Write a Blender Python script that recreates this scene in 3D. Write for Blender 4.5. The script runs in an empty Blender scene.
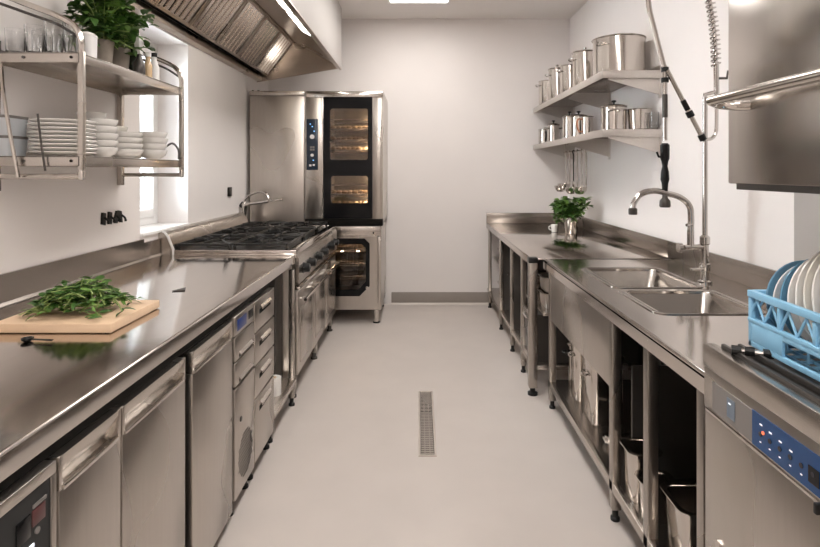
import bpy, bmesh, math, random
from mathutils import Vector, Matrix
rnd = random.Random(7)
S = bpy.context.scene
COL = S.collection
PI = math.pi

# ------------------------------------------------------------------ materials
def _mat(name):
    m = bpy.data.materials.new(name); m.use_nodes = True
    nt = m.node_tree; b = nt.nodes['Principled BSDF']
    return m, nt, b

def plain(name, col, rough=0.5, metal=0.0, spec=None, noise=0.0, nscale=8.0, bump=0.0, coat=0.0, trans=0.0):
    m, nt, b = _mat(name)
    b.inputs['Base Color'].default_value = (*col, 1)
    b.inputs['Roughness'].default_value = rough
    b.inputs['Metallic'].default_value = metal
    if coat: b.inputs['Coat Weight'].default_value = coat
    if trans: b.inputs['Transmission Weight'].default_value = trans
    if spec is not None: b.inputs['Specular IOR Level'].default_value = spec
    if noise or bump:
        tc = nt.nodes.new('ShaderNodeTexCoord'); n = nt.nodes.new('ShaderNodeTexNoise')
        n.inputs['Scale'].default_value = nscale; n.inputs['Detail'].default_value = 6
        nt.links.new(tc.outputs['Object'], n.inputs['Vector'])
        if noise:
            r = nt.nodes.new('ShaderNodeMix'); r.data_type = 'RGBA'
            r.inputs[6].default_value = (*[max(0, c * (1 - noise)) for c in col], 1)
            r.inputs[7].default_value = (*[min(1, c * (1 + noise)) for c in col], 1)
            nt.links.new(n.outputs['Fac'], r.inputs[0]); nt.links.new(r.outputs[2], b.inputs['Base Color'])
        if bump:
            bp = nt.nodes.new('ShaderNodeBump'); bp.inputs['Strength'].default_value = bump; bp.inputs['Distance'].default_value = 0.01
            nt.links.new(n.outputs['Fac'], bp.inputs['Height']); nt.links.new(bp.outputs['Normal'], b.inputs['Normal'])
    return m

def steel(name, col, r0=0.22, r1=0.42, axis=2, stretch=22.0, bump=0.0):
    """brushed stainless steel: grain drawn along one axis, cloudy smudges in the gloss"""
    m, nt, b = _mat(name)
    b.inputs['Metallic'].default_value = 1.0
    tc = nt.nodes.new('ShaderNodeTexCoord')
    mp = nt.nodes.new('ShaderNodeMapping')
    sc = [stretch] * 3; sc[axis] = 1.5
    mp.inputs['Scale'].default_value = sc
    nt.links.new(tc.outputs['Object'], mp.inputs['Vector'])
    g = nt.nodes.new('ShaderNodeTexNoise'); g.inputs['Scale'].default_value = 3.0; g.inputs['Detail'].default_value = 4
    nt.links.new(mp.outputs['Vector'], g.inputs['Vector'])
    s = nt.nodes.new('ShaderNodeTexNoise'); s.inputs['Scale'].default_value = 1.6; s.inputs['Detail'].default_value = 1
    nt.links.new(tc.outputs['Object'], s.inputs['Vector'])
    mr = nt.nodes.new('ShaderNodeMapRange'); mr.inputs[1].default_value = 0.1; mr.inputs[2].default_value = 0.9
    mr.inputs[3].default_value = r0; mr.inputs[4].default_value = r1
    nt.links.new(s.outputs['Fac'], mr.inputs[0]); nt.links.new(mr.outputs[0], b.inputs['Roughness'])
    mx = nt.nodes.new('ShaderNodeMix'); mx.data_type = 'RGBA'
    mx.inputs[6].default_value = (*[c * 0.93 for c in col], 1); mx.inputs[7].default_value = (*[min(1, c * 1.06) for c in col], 1)
    nt.links.new(g.outputs['Fac'], mx.inputs[0]); nt.links.new(mx.outputs[2], b.inputs['Base Color'])
    return m

def emit(name, col, strength):
    m, nt, b = _mat(name)
    b.inputs['Base Color'].default_value = (*col, 1)
    b.inputs['Emission Color'].default_value = (*col, 1); b.inputs['Emission Strength'].default_value = strength
    return m

def pane(name, tint, gloss=0.12, rough=0.02):
    """thin clear sheet: mostly see-through with a reflection"""
    m = bpy.data.materials.new(name); m.use_nodes = True; nt = m.node_tree; nt.nodes.clear()
    o = nt.nodes.new('ShaderNodeOutputMaterial'); t = nt.nodes.new('ShaderNodeBsdfTransparent'); t.inputs[0].default_value = (*tint, 1)
    g = nt.nodes.new('ShaderNodeBsdfGlossy'); g.inputs['Roughness'].default_value = rough
    f = nt.nodes.new('ShaderNodeFresnel'); f.inputs[0].default_value = 1.45
    a = nt.nodes.new('ShaderNodeMath'); a.operation = 'MULTIPLY_ADD'; a.inputs[1].default_value = 0.9; a.inputs[2].default_value = gloss * 0.3
    x = nt.nodes.new('ShaderNodeMixShader')
    nt.links.new(f.outputs[0], a.inputs[0]); nt.links.new(a.outputs[0], x.inputs[0])
    nt.links.new(t.outputs[0], x.inputs[1]); nt.links.new(g.outputs[0], x.inputs[2]); nt.links.new(x.outputs[0], o.inputs[0])
    return m

def wood(name, c0, c1):
    m, nt, b = _mat(name)
    tc = nt.nodes.new('ShaderNodeTexCoord'); mp = nt.nodes.new('ShaderNodeMapping'); mp.inputs['Scale'].default_value = (2.5, 40, 14)
    n = nt.nodes.new('ShaderNodeTexNoise'); n.inputs['Scale'].default_value = 2.2; n.inputs['Detail'].default_value = 7; n.inputs['Distortion'].default_value = 0.6
    mx = nt.nodes.new('ShaderNodeMix'); mx.data_type = 'RGBA'; mx.inputs[6].default_value = (*c0, 1); mx.inputs[7].default_value = (*c1, 1)
    nt.links.new(tc.outputs['Object'], mp.inputs['Vector']); nt.links.new(mp.outputs['Vector'], n.inputs['Vector'])
    nt.links.new(n.outputs['Fac'], mx.inputs[0]); nt.links.new(mx.outputs[2], b.inputs['Base Color'])
    b.inputs['Roughness'].default_value = 0.55
    return m

M = dict(
    wall=plain('plaster', (0.83, 0.79, 0.77), 0.75, noise=0.035, nscale=2.2, bump=0.04),
    ceil=plain('ceiling_paint', (0.80, 0.765, 0.74), 0.8, noise=0.02, nscale=2),
    floor=plain('floor_resin', (0.555, 0.505, 0.47), 0.48, noise=0.07, nscale=3.5, bump=0.015),
    base=plain('baseboard_paint', (0.30, 0.265, 0.24), 0.5, noise=0.1),
    cove=plain('cove_strip', (0.62, 0.57, 0.52), 0.5),
    pier=plain('grey_paint', (0.46, 0.43, 0.41), 0.6, noise=0.04),
    white=plain('white_gloss_paint', (0.86, 0.855, 0.85), 0.4),
    steel=steel('brushed_steel', (0.545, 0.505, 0.465), 0.24, 0.33, 2),
    steelh=steel('brushed_steel_long_grain', (0.55, 0.51, 0.47), 0.22, 0.30, 1),
    top=steel('worktop_steel', (0.66, 0.62, 0.585), 0.075, 0.16, 1),
    splash=steel('splashback_steel', (0.36, 0.325, 0.295), 0.2, 0.3, 1),
    legs=steel('leg_steel', (0.42, 0.385, 0.35), 0.24, 0.32, 2),
    sink=steel('sink_steel', (0.44, 0.41, 0.38), 0.20, 0.28, 1),
    bright=steel('polished_steel', (0.66, 0.62, 0.58), 0.10, 0.16, 2),
    baffle=steel('filter_steel', (0.84, 0.79, 0.74), 0.12, 0.2, 0),
    hood=steel('hood_steel', (0.45, 0.39, 0.335), 0.24, 0.34, 0),
    hoodsheet=steel('raised_hood_steel', (0.56, 0.525, 0.49), 0.17, 0.26, 2),
    hoodface=plain('hood_outer_paint', (0.52, 0.495, 0.475), 0.6),
    shelfs=steel('shelf_steel', (0.70, 0.665, 0.635), 0.28, 0.40, 1),
    chrome=plain('chrome', (0.58, 0.555, 0.53), 0.10, 1.0),
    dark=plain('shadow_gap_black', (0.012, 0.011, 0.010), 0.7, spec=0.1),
    inner=plain('dark_steel_bay_shade', (0.085, 0.077, 0.070), 0.40, 0.6),  # dark steel tone that also puts the shade into the open bays
    iron=plain('cast_iron', (0.012, 0.0115, 0.011), 0.30, 0.0, spec=0.4),
    black=plain('black_plastic', (0.010, 0.010, 0.010), 0.35, spec=0.3),
    enamel=plain('black_glass_enamel', (0.006, 0.006, 0.007), 0.12, spec=0.22),
    navy=plain('navy_panel', (0.012, 0.022, 0.040), 0.2),
    blue=plain('blue_control_film', (0.008, 0.060, 0.19), 0.25, noise=0.12, nscale=6),
    greyfilm=plain('grey_control_film', (0.215, 0.20, 0.19), 0.25),
    darkfilm=plain('dark_control_film', (0.035, 0.036, 0.036), 0.3, spec=0.1, noise=0.15),
    rack=plain('blue_rack_plastic', (0.27, 0.55, 0.78), 0.42, noise=0.05),
    china=plain('white_china', (0.84, 0.82, 0.79), 0.16, coat=0.2),
    bluechina=plain('blue_china', (0.13, 0.29, 0.43), 0.2, coat=0.2),
    creamchina=plain('cream_china', (0.80, 0.77, 0.70), 0.2),
    board=wood('beech_wood', (0.68, 0.47, 0.30), (0.80, 0.60, 0.42)),
    leaf=plain('green_leaf', (0.045, 0.115, 0.018), 0.42, noise=0.6, nscale=26),
    leaf2=plain('light_green_leaf', (0.13, 0.25, 0.05), 0.42, noise=0.45, nscale=26),
    stemg=plain('green_stem', (0.30, 0.40, 0.13), 0.5, noise=0.2, nscale=20),
    soil=plain('potting_soil', (0.03, 0.02, 0.014), 0.95),
    terracotta=plain('weathered_pot', (0.24, 0.205, 0.17), 0.8, noise=0.3, nscale=18),
    glass=plain('clear_glass', (0.95, 0.95, 0.95), 0.03, trans=1.0),
    bottle=plain('dark_bottle_glass', (0.012, 0.022, 0.010), 0.08),
    amber=plain('tan_oil_bottle', (0.62, 0.45, 0.27), 0.2),
    label=plain('white_plastic', (0.80, 0.79, 0.78), 0.35),
    tub=plain('translucent_tub', (0.60, 0.63, 0.66), 0.35),
    copper=plain('copper_handle', (0.60, 0.30, 0.19), 0.3, 0.8),
    pane=pane('window_glass', (0.96, 0.98, 0.99)),
    ovenpane=pane('oven_glass', (0.72, 0.66, 0.60), 0.10),
    led=emit('ceiling_diffuser', (1.0, 0.955, 0.915), 8.0),
    hoodlamp=emit('hood_lamp', (1.0, 0.93, 0.84), 9.0),
    ovenlamp=emit('oven_lamp', (1.0, 0.84, 0.62), 120.0),
    dot=emit('panel_light', (0.85, 0.92, 1.0), 0.45),
    dotb=emit('panel_light_blue', (0.25, 0.55, 1.0), 0.8),
    dotr=emit('panel_light_red', (1.0, 0.25, 0.12), 0.3),
    food=plain('baked_food', (0.56, 0.42, 0.28), 0.6, noise=0.4, nscale=30),
)

# ------------------------------------------------------------------ mesh builder
class B:
    def __init__(s): s.bm = bmesh.new()
    def box(s, x0, x1, y0, y1, z0, z1, bev=0.0, seg=2):
        if x0 > x1: x0, x1 = x1, x0
        if y0 > y1: y0, y1 = y1, y0
        if z0 > z1: z0, z1 = z1, z0
        vs = [s.bm.verts.new((x, y, z)) for x in (x0, x1) for y in (y0, y1) for z in (z0, z1)]
        fs = [(0, 1, 3, 2), (4, 6, 7, 5), (0, 4, 5, 1), (2, 3, 7, 6), (0, 2, 6, 4), (1, 5, 7, 3)]
        F = [s.bm.faces.new([vs[i] for i in f]) for f in fs]
        if bev:
            E = list({e for f in F for e in f.edges})
            bmesh.ops.bevel(s.bm, geom=E, offset=bev, segments=seg, affect='EDGES', profile=0.5)
        return s
    def prism(s, poly, axis, a, b):
        """poly of 2-D points extruded along axis from a to b; x: (y,z)  y: (x,z)  z: (x,y)"""
        def p(u, v, w):
            return (w, u, v) if axis == 'x' else (u, w, v) if axis == 'y' else (u, v, w)
        A = [s.bm.verts.new(p(u, v, a)) for u, v in poly]; Bv = [s.bm.verts.new(p(u, v, b)) for u, v in poly]
        n = len(poly)
        s.bm.faces.new(A); s.bm.faces.new(Bv[::-1])
        for i in range(n): s.bm.faces.new((A[i], Bv[i], Bv[(i + 1) % n], A[(i + 1) % n]))
        return s
    def tube(s, pts, r, n=10, caps=True, smooth=0):
        pts = [Vector(p) for p in pts]
        if smooth: pts = spline(pts, smooth)
        rr = r if isinstance(r, (list, tuple)) else [r] * len(pts)
        if len(rr) != len(pts): rr = [rr[0] + (rr[-1] - rr[0]) * i / (len(pts) - 1) for i in range(len(pts))]
        rings = []; up = None
        for i, p in enumerate(pts):
            t = (pts[min(i + 1, len(pts) - 1)] - pts[max(i - 1, 0)]).normalized()
            if up is None:
                up = Vector((0, 0, 1)) if abs(t.z) < 0.9 else Vector((1, 0, 0))
            u = (up - t * up.dot(t)); 
            if u.length < 1e-5: u = t.orthogonal()
            u.normalize(); up = u; v = t.cross(u)
            rings.append([s.bm.verts.new(p + (u * math.cos(2 * PI * k / n) + v * math.sin(2 * PI * k / n)) * rr[i]) for k in range(n)])
        for a, b in zip(rings, rings[1:]):
            for k in range(n): s.bm.faces.new((a[k], a[(k + 1) % n], b[(k + 1) % n], b[k]))
        if caps: s.bm.faces.new(rings[0][::-1]); s.bm.faces.new(rings[-1])
        return s
    def lathe(s, prof, c=(0, 0, 0), n=28, mtx=None):
        """(radius, height) pairs turned about z"""
        rings = []
        for r, h in prof:
            if r < 1e-6: rings.append([s.bm.verts.new((c[0], c[1], c[2] + h))])
            else: rings.append([s.bm.verts.new((c[0] + r * math.cos(2 * PI * k / n), c[1] + r * math.sin(2 * PI * k / n), c[2] + h)) for k in range(n)])
        for a, b in zip(rings, rings[1:]):
            if len(a) == 1 and len(b) == 1: continue
            for k in range(n):
                k2 = (k + 1) % n
                if len(a) == 1: s.bm.faces.new((a[0], b[k2], b[k]))
                elif len(b) == 1: s.bm.faces.new((a[k], a[k2], b[0]))
                else: s.bm.faces.new((a[k], a[k2], b[k2], b[k]))
        if mtx is not None:
            bmesh.ops.transform(s.bm, matrix=mtx, verts=[v for r in rings for v in r])
        return s
    def loft(s, rings, cap0=False, cap1=False):
        R = [[s.bm.verts.new(p) for p in r] for r in rings]; n = len(R[0])
        for a, b in zip(R, R[1:]):
            for k in range(n): s.bm.faces.new((a[k], a[(k + 1) % n], b[(k + 1) % n], b[k]))
        if cap0: s.bm.faces.new(R[0][::-1])
        if cap1: s.bm.faces.new(R[-1])
        return s
    def slab(s, xs, ys, holes, z0, z1):
        """flat slab on a grid of cells, the cells in holes left open"""
        nx, ny = len(xs) - 1, len(ys) - 1
        T = {}; L = {}
        def v(d, i, j, z):
            if (i, j) not in d: d[(i, j)] = s.bm.verts.new((xs[i], ys[j], z))
            return d[(i, j)]
        solid = {(i, j) for i in range(nx) for j in range(ny)} - set(holes)
        for i, j in solid:
            s.bm.faces.new([v(T, i, j, z1), v(T, i + 1, j, z1), v(T, i + 1, j + 1, z1), v(T, i, j + 1, z1)])
            s.bm.faces.new([v(L, i, j, z0), v(L, i, j + 1, z0), v(L, i + 1, j + 1, z0), v(L, i + 1, j, z0)])
            for (di, dj), (a, b) in {(-1, 0): ((i, j), (i, j + 1)), (1, 0): ((i + 1, j), (i + 1, j + 1)), (0, -1): ((i, j), (i + 1, j)), (0, 1): ((i, j + 1), (i + 1, j + 1))}.items():
                if (i + di, j + dj) not in solid:
                    s.bm.faces.new([v(T, *a, z1), v(T, *b, z1), v(L, *b, z0), v(L, *a, z0)])
        return s
    def leaf(s, base, d, up, L, W, curl=0.25):
        d = Vector(d).normalized(); side = d.cross(Vector(up))
        if side.length < 1e-4: side = d.orthogonal()
        side.normalize(); nrm = side.cross(d); base = Vector(base)
        prof = [(0.0, 0.08), (0.3, 0.85), (0.6, 1.0), (0.85, 0.6), (1.0, 0.05)]
        rows = []
        for t, w in prof:
            c = base + d * (L * t) - nrm * (curl * L * t * t)
            rows.append([s.bm.verts.new(c + side * (k * W * w * 0.5) + nrm * (abs(k) * 0.16 * W * w)) for k in (-1, 0, 1)])
        for a, b in zip(rows, rows[1:]):
            for k in (0, 1): s.bm.faces.new((a[k], a[k + 1], b[k + 1], b[k]))
        return s
    def obj(s, name, mat, parent=None, local=False, smooth=True, angle=35):
        bmesh.ops.recalc_face_normals(s.bm, faces=s.bm.faces)
        if parent is not None and not local:
            bmesh.ops.translate(s.bm, verts=s.bm.verts, vec=-origin(parent))
        me = bpy.data.meshes.new(name); s.bm.to_mesh(me); s.bm.free()
        me.materials.append(M[mat] if isinstance(mat, str) else mat)
        if smooth:
            me.shade_smooth()
            me.set_sharp_from_angle(angle=math.radians(angle))
        o = bpy.data.objects.new(name, me); COL.objects.link(o)
        if parent is not None: o.parent = parent
        return o

def spline(pts, n):
    """Catmull-Rom through the points, n steps a span"""
    P = [pts[0] * 2 - pts[1]] + list(pts) + [pts[-1] * 2 - pts[-2]]; out = []
    for i in range(1, len(P) - 2):
        a, b, c, d = P[i - 1], P[i], P[i + 1], P[i + 2]
        for k in range(n):
            t = k / n
            out.append(0.5 * (2 * b + (c - a) * t + (2 * a - 5 * b + 4 * c - d) * t * t + (3 * b - a - 3 * c + d) * t ** 3))
    out.append(pts[-1]); return out

def origin(o):
    v = Vector((0, 0, 0))
    while o is not None: v += o.location; o = o.parent
    return v

def tag(o, label, cat, group=None, kind=None):
    o['label'] = label; o['category'] = cat
    if group: o['group'] = group
    if kind: o['kind'] = kind
    return o

def thing(name, label, cat, loc, group=None, rotz=0.0):
    o = bpy.data.objects.new(name, None); o.empty_display_size = 0.1; COL.objects.link(o)
    o.location = loc; o.rotation_euler = (0, 0, rotz)
    return tag(o, label, cat, group)

def struct(o): o['kind'] = 'structure'; return o

def dup(root, loc, label=None, group=None, rot=None):
    r = root.copy(); COL.objects.link(r); r.location = loc
    if rot is not None: r.rotation_euler = rot
    if label: r['label'] = label
    if group: r['group'] = group
    for ch in list(root.children):
        c = ch.copy(); COL.objects.link(c); c.parent = r
        for g in list(ch.children):
            d = g.copy(); COL.objects.link(d); d.parent = c
    return r

def rrect(cx, cy, w, d, r, z, n=5):
    pts = []
    for (sx, sy, a0) in ((1, 1, 0), (-1, 1, PI / 2), (-1, -1, PI), (1, -1, 1.5 * PI)):
        for k in range(n + 1):
            a = a0 + (PI / 2) * k / n
            pts.append((cx + sx * (w / 2 - r) + r * math.cos(a), cy + sy * (d / 2 - r) + r * math.sin(a), z))
    return pts

# ------------------------------------------------------------------ the room
XL, XR, YB, YF, H = -1.70, 1.70, 6.15, -1.7, 3.215
struct(B().box(XL - 0.35, XR + 0.2, YF - 0.2, YB + 0.2, -0.12, 0.0).obj('floor', 'floor'))
struct(B().box(XL - 0.35, XR + 0.2, YF - 0.2, YB + 0.2, H, H + 0.12).obj('ceiling', 'ceil'))
struct(B().box(XL - 0.35, XR + 0.2, YB, YB + 0.2, 0, H).obj('wall_back', 'wall'))
struct(B().box(XL - 0.35, XR + 0.2, YF - 0.2, YF, 0, H).obj('wall_front', 'wall'))
struct(B().box(XR, XR + 0.2, YF, YB, 0, H).obj('wall_right', 'wall'))
WY0, WY1, WZ0, WZ1 = 3.32, 4.01, 1.10, 2.43
b = B()
b.slab([YF, WY0, WY1, YB], [0, WZ0, WZ1, H], [(1, 1)], XL - 0.32, XL)
bmesh.ops.transform(b.bm, matrix=Matrix(((0, 0, 1, 0), (1, 0, 0, 0), (0, 1, 0, 0), (0, 0, 0, 1))), verts=b.bm.verts)
struct(b.obj('wall_left', 'wall', smooth=False))
struct(B().box(-0.31, XR, YB - 0.016, YB, 0.018, 0.135, 0.003).obj('baseboard_back', 'base'))
struct(B().prism([(YB, 0), (YB, 0.018), (YB - 0.016, 0.018), (YB - 0.04, 0)], 'x', -0.31, XR).obj('trim_1', 'cove'))
struct(B().box(XR - 0.03, XR, 0.4, 2.43, 1.08, H, 0.004).obj('trim_2', 'pier'))
# window in the side wall: lining, sill, two sashes
w = struct(B().box(XL - 0.32, XL + 0.02, WY0 + 0.001, WY1 - 0.001, WZ0 - 0.0, WZ0 + 0.02, 0.004).obj('window_1', 'white'))
fx0, fx1 = XL - 0.29, XL - 0.22
b = B()
z0, z1 = WZ0 + 0.02, WZ1
b.box(fx0, fx1, WY0, WY0 + 0.05, z0, z1, 0.004).box(fx0, fx1, WY1 - 0.05, WY1, z0, z1, 0.004)
b.box(fx0, fx1, WY0 + 0.05, WY1 - 0.05, z0, z0 + 0.055, 0.004).box(fx0, fx1, WY0 + 0.05, WY1 - 0.05, z1 - 0.055, z1, 0.004)
b.obj('window_frame', 'white', w)
ym = (WY0 + WY1) / 2
for ya, yb_ in ((WY0 + 0.05, ym), (ym, WY1 - 0.05)):
    b = B(); sx0, sx1 = fx0 + 0.01, fx1 + 0.012
    b.box(sx0, sx1, ya, ya + 0.045, z0 + 0.055, z1 - 0.055, 0.005).box(sx0, sx1, yb_ - 0.045, yb_, z0 + 0.055, z1 - 0.055, 0.005)
    b.box(sx0, sx1, ya + 0.045, yb_ - 0.045, z0 + 0.055, z0 + 0.11, 0.005).box(sx0, sx1, ya + 0.045, yb_ - 0.045, z1 - 0.11, z1 - 0.055, 0.005)
    sa = b.obj('sash', 'white', w)
    B().box(fx0 + 0.03, fx0 + 0.036, ya + 0.045, yb_ - 0.045, z0 + 0.11, z1 - 0.11).obj('pane', 'pane', sa)

# ceiling panels: the first in view, the others added unseen to light the room
lamp_labels = ['long white ceiling light panel above the combi oven end of the room',
               'unseen long white ceiling light panel added above the aisle by the range',
               'unseen long white ceiling light panel added above the aisle by the cutting board',
               'unseen long white ceiling light panel added behind the dishwasher']
for k, yc in enumerate((4.86, 2.90, 0.90, -0.95)):
    t = thing('ceiling_light', lamp_labels[k], 'light', (0, yc, H - 0.03), 'ceiling light panels over the aisle')
    bb = B()
    for a in ((-0.31, 0.31, -0.625, -0.60), (-0.31, 0.31, 0.60, 0.625), (-0.31, -0.285, -0.60, 0.60), (0.285, 0.31, -0.60, 0.60)):
        bb.box(*a, 0.0, 0.03)
    bb.obj('frame', 'white', t, local=True)
    B().box(-0.285, 0.285, -0.60, 0.60, 0.006, 0.02).obj('diffuser', 'led', t, local=True)

# floor drain
t = thing('floor_drain', 'narrow steel slot drain set in the floor of the aisle', 'drain', (0.045, 3.28, 0))
bb = B()
for sx in (-1, 1): bb.box(sx * 0.048, sx * 0.036, -0.42, 0.42, 0.0, 0.006)
for sy in (-1, 1): bb.box(-0.036, 0.036, sy * 0.42, sy * 0.408, 0.0, 0.006)
bb.obj('frame', 'bright', t, local=True)
B().box(-0.036, 0.036, -0.408, 0.408, 0.0005, 0.0015).obj('channel', 'dark', t, local=True)
bb = B()
for k in range(40):
    y = -0.40 + k * 0.0205
    bb.box(-0.034, 0.034, y, y + 0.011, 0.002, 0.005)
for x in (-0.015, 0.012): bb.box(x, x + 0.004, -0.405, 0.405, 0.002, 0.0045)
bb.obj('grate', 'steel', t, local=True)

# ------------------------------------------------------------------ shared small builders
def leg(parent, x, y, z0, z1, w=0.038, name='leg', mat='legs', foot='black', fr=0.016):
    l = B().box(x - w / 2, x + w / 2, y - w / 2, y + w / 2, z0 + 0.05, z1, 0.003).obj(name, mat, parent)
    B().lathe([(0, 0), (fr * 1.25, 0), (fr * 1.25, 0.012), (fr * 0.8, 0.018), (fr * 0.8, 0.05), (0, 0.05)], (x, y, z0), 14).obj('foot', foot, l)
    return l

def door_panel(parent, y0, y1, z0, z1, X, s=1, th=0.03, name='door', lip=0.075):
    """flat steel door facing +s x with a full-width recessed grip at the top"""
    xa, xb = X, X - s * th
    zt = z1 - lip
    d = B().box(xa, xb, y0, y1, z0, zt, 0.003).obj(name, 'steel', parent)
    # scooped grip: sloping plate, two cheeks and a bright lower lip
    g = B()
    g.prism([(xa - s * 0.002, z1), (xa - s * 0.006, z1), (xb, zt + 0.001), (xb + s * 0.004, zt + 0.001)] if False else
            [(xa, z1), (xa, z1 - 0.012), (xa - s * 0.024, zt + 0.012), (xa - s * 0.024, zt), (xb, zt), (xb, z1)], 'y', y0 + 0.012, y1 - 0.012)
    g.box(xa, xb, y0, y0 + 0.012, zt, z1, 0.001).box(xa, xb, y1 - 0.012, y1, zt, z1, 0.001)
    h = g.obj('handle', 'steelh', d)
    B().box(xa + s * 0.003, xa - s * 0.006, y0 + 0.012, y1 - 0.012, zt - 0.004, zt + 0.008, 0.002).obj('grip_edge', 'bright', d)
    return d

def pot(loc, r, h, label, group, lid=True, handle='loop', mat='bright', rot=0.0, cat='pot', name='cooking_pot', knob='chrome', flare=0.0, hmat='chrome'):
    t = thing(name, label, cat, loc, group, rot)
    rt = r + flare; th = 0.004
    B().lathe([(0, 0), (r - 0.008, 0), (r, 0.008), (rt, h - 0.004), (rt + 0.006, h), (rt + 0.004, h + 0.003), (rt - th, h - 0.002), (r - th, 0.012), (0, 0.010)], n=36).obj('body', mat, t, local=True)
    if lid:
        l = B().lathe([(0, h + 0.004), (rt + 0.005, h + 0.004), (rt + 0.008, h + 0.007), (rt * 0.96, h + 0.013), (rt * 0.5, h + 0.022), (0, h + 0.025)], n=36).obj('lid', mat, t, local=True)
        B().lathe([(0.006, h + 0.022), (0.007, h + 0.036), (0.016, h + 0.040), (0.018, h + 0.048), (0.010, h + 0.053), (0, h + 0.054)], n=14).obj('knob', knob, l, local=True)
    if handle == 'loop':
        for s in (-1, 1):
            z = h * 0.80; a = min(0.045, r * 0.45)
            B().tube([(s * (rt - 0.002), -a, z), (s * (rt + 0.020), -a * 0.9, z + 0.006), (s * (rt + 0.034), 0, z + 0.010), (s * (rt + 0.020), a * 0.9, z + 0.006), (s * (rt - 0.002), a, z)], 0.006, 8, smooth=4).obj('handle', hmat, t, local=True)
    elif handle == 'long':
        B().tube([(-rt + 0.002, 0, h * 0.80), (-rt - 0.05, 0, h * 0.86), (-rt - 0.16, 0, h * 0.93)], [0.007, 0.009, 0.010], 8).obj('handle', hmat, t, local=True)
    elif handle == 'jug':
        B().tube([(0, -rt + 0.003, h * 0.88), (0, -rt - 0.030, h * 0.84), (0, -rt - 0.036, h * 0.5), (0, -rt - 0.022, h * 0.2), (0, -rt + 0.003, h * 0.18)], 0.007, 8, smooth=4).obj('handle', hmat, t, local=True)
    return t

# ------------------------------------------------------------------ the long counter by the window
CX = -0.806; CZ = 0.955
wt = thing('worktop', 'long steel worktop with upstand running below the window wall', 'worktop', (-1.25, 2.0, CZ - 0.055))
b = B(); b.prism([(XL + 0.002, CZ - 0.012), (XL + 0.002, CZ)] + [(CX - 0.009 + 0.009 * math.sin(k * PI / 10), CZ - 0.009 + 0.009 * math.cos(k * PI / 10)) for k in range(6)] + [(CX, CZ - 0.055), (CX - 0.004, CZ - 0.055), (CX - 0.004, CZ - 0.012)], 'y', 0.25, 3.54)
b.box(XL + 0.002, CX - 0.004, 3.528, 3.54, CZ - 0.055, CZ - 0.010).box(XL + 0.002, CX - 0.004, 0.25, 0.262, CZ - 0.055, CZ - 0.010)
b.obj('tabletop', 'top', wt)
b = B(); b.prism([(XL + 0.001, CZ), (XL + 0.028, CZ), (XL + 0.018, CZ + 0.012), (XL + 0.018, 1.082), (XL + 0.001, 1.082)], 'y', 0.25, 3.335)
b.prism([(XL + 0.001, CZ), (XL + 0.028, CZ), (XL + 0.018, CZ + 0.012), (XL + 0.018, 1.060), (XL + 0.001, 1.060)], 'y', 3.335, 3.54)
b.obj('splashback', 'splash', wt)
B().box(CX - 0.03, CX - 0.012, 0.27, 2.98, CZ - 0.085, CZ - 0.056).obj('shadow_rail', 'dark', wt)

FX = -0.792; UB = XL + 0.02; UT = CZ - 0.086
# refrigerated counter: service panel + two doors
t = thing('refrigerated_counter', 'steel refrigerated counter with control panel and two doors under the worktop', 'fridge', (-1.25, 1.2, 0))
B().box(UB, FX - 0.032, 0.62, 1.853, 0.06, UT).obj('carcass', 'inner', t)
cp = B()
ya, yb_ = 0.66, 1.192
cp.box(FX, FX - 0.03, ya, yb_, 0.06, 0.40, 0.003).box(FX, FX - 0.03, ya, yb_, 0.842, UT, 0.003)
cp.box(FX, FX - 0.03, ya, ya + 0.2, 0.40, 0.842, 0.002).box(FX, FX - 0.03, yb_ - 0.016, yb_, 0.40, 0.842, 0.002)
cp = cp.obj('service_panel', 'steel', t)
B().box(FX - 0.004, FX - 0.02, ya + 0.2, yb_ - 0.016, 0.40, 0.842).obj('control_film', 'darkfilm', cp)
B().box(FX - 0.001, FX - 0.005, 1.075, 1.115, 0.752, 0.800, 0.002).obj('switch', 'enamel', cp)
B().box(FX - 0.002, FX - 0.005, 1.120, 1.160, 0.765, 0.800, 0.002).obj('display', plain('display_maroon', (0.10, 0.035, 0.035), 0.3), cp)
B().box(FX - 0.0015, FX - 0.005, 1.122, 1.162, 0.804, 0.811).obj('marking', 'greyfilm', cp)
B().tube([(FX - 0.005, 1.135, 0.752), (FX - 0.001, 1.135, 0.752)], 0.007, 12).obj('indicator', 'greyfilm', cp)
B().box(FX - 0.001, FX - 0.004, 1.098, 1.124, 0.726, 0.733).obj('marking', 'dot', cp)
for ya, yb_ in ((1.200, 1.448), (1.456, 1.848)): door_panel(t, ya, yb_, 0.075, UT, FX)
for y in (0.75, 1.80):
    for x in (-0.86, -1.6): leg(t, x, y, 0, 0.06, 0.03)
# single-door undercounter fridge
t = thing('undercounter_fridge', 'single-door steel fridge with scuffed front under the worktop', 'fridge', (-1.25, 2.1, 0))
B().box(UB, FX - 0.032, 1.906, 2.318, 0.06, UT).obj('carcass', 'inner', t)
door_panel(t, 1.906, 2.316, 0.05, UT - 0.004, FX)
for y in (1.95, 2.27):
    for x in (-0.86, -1.6): leg(t, x, y, 0, 0.06, 0.03)
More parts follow.
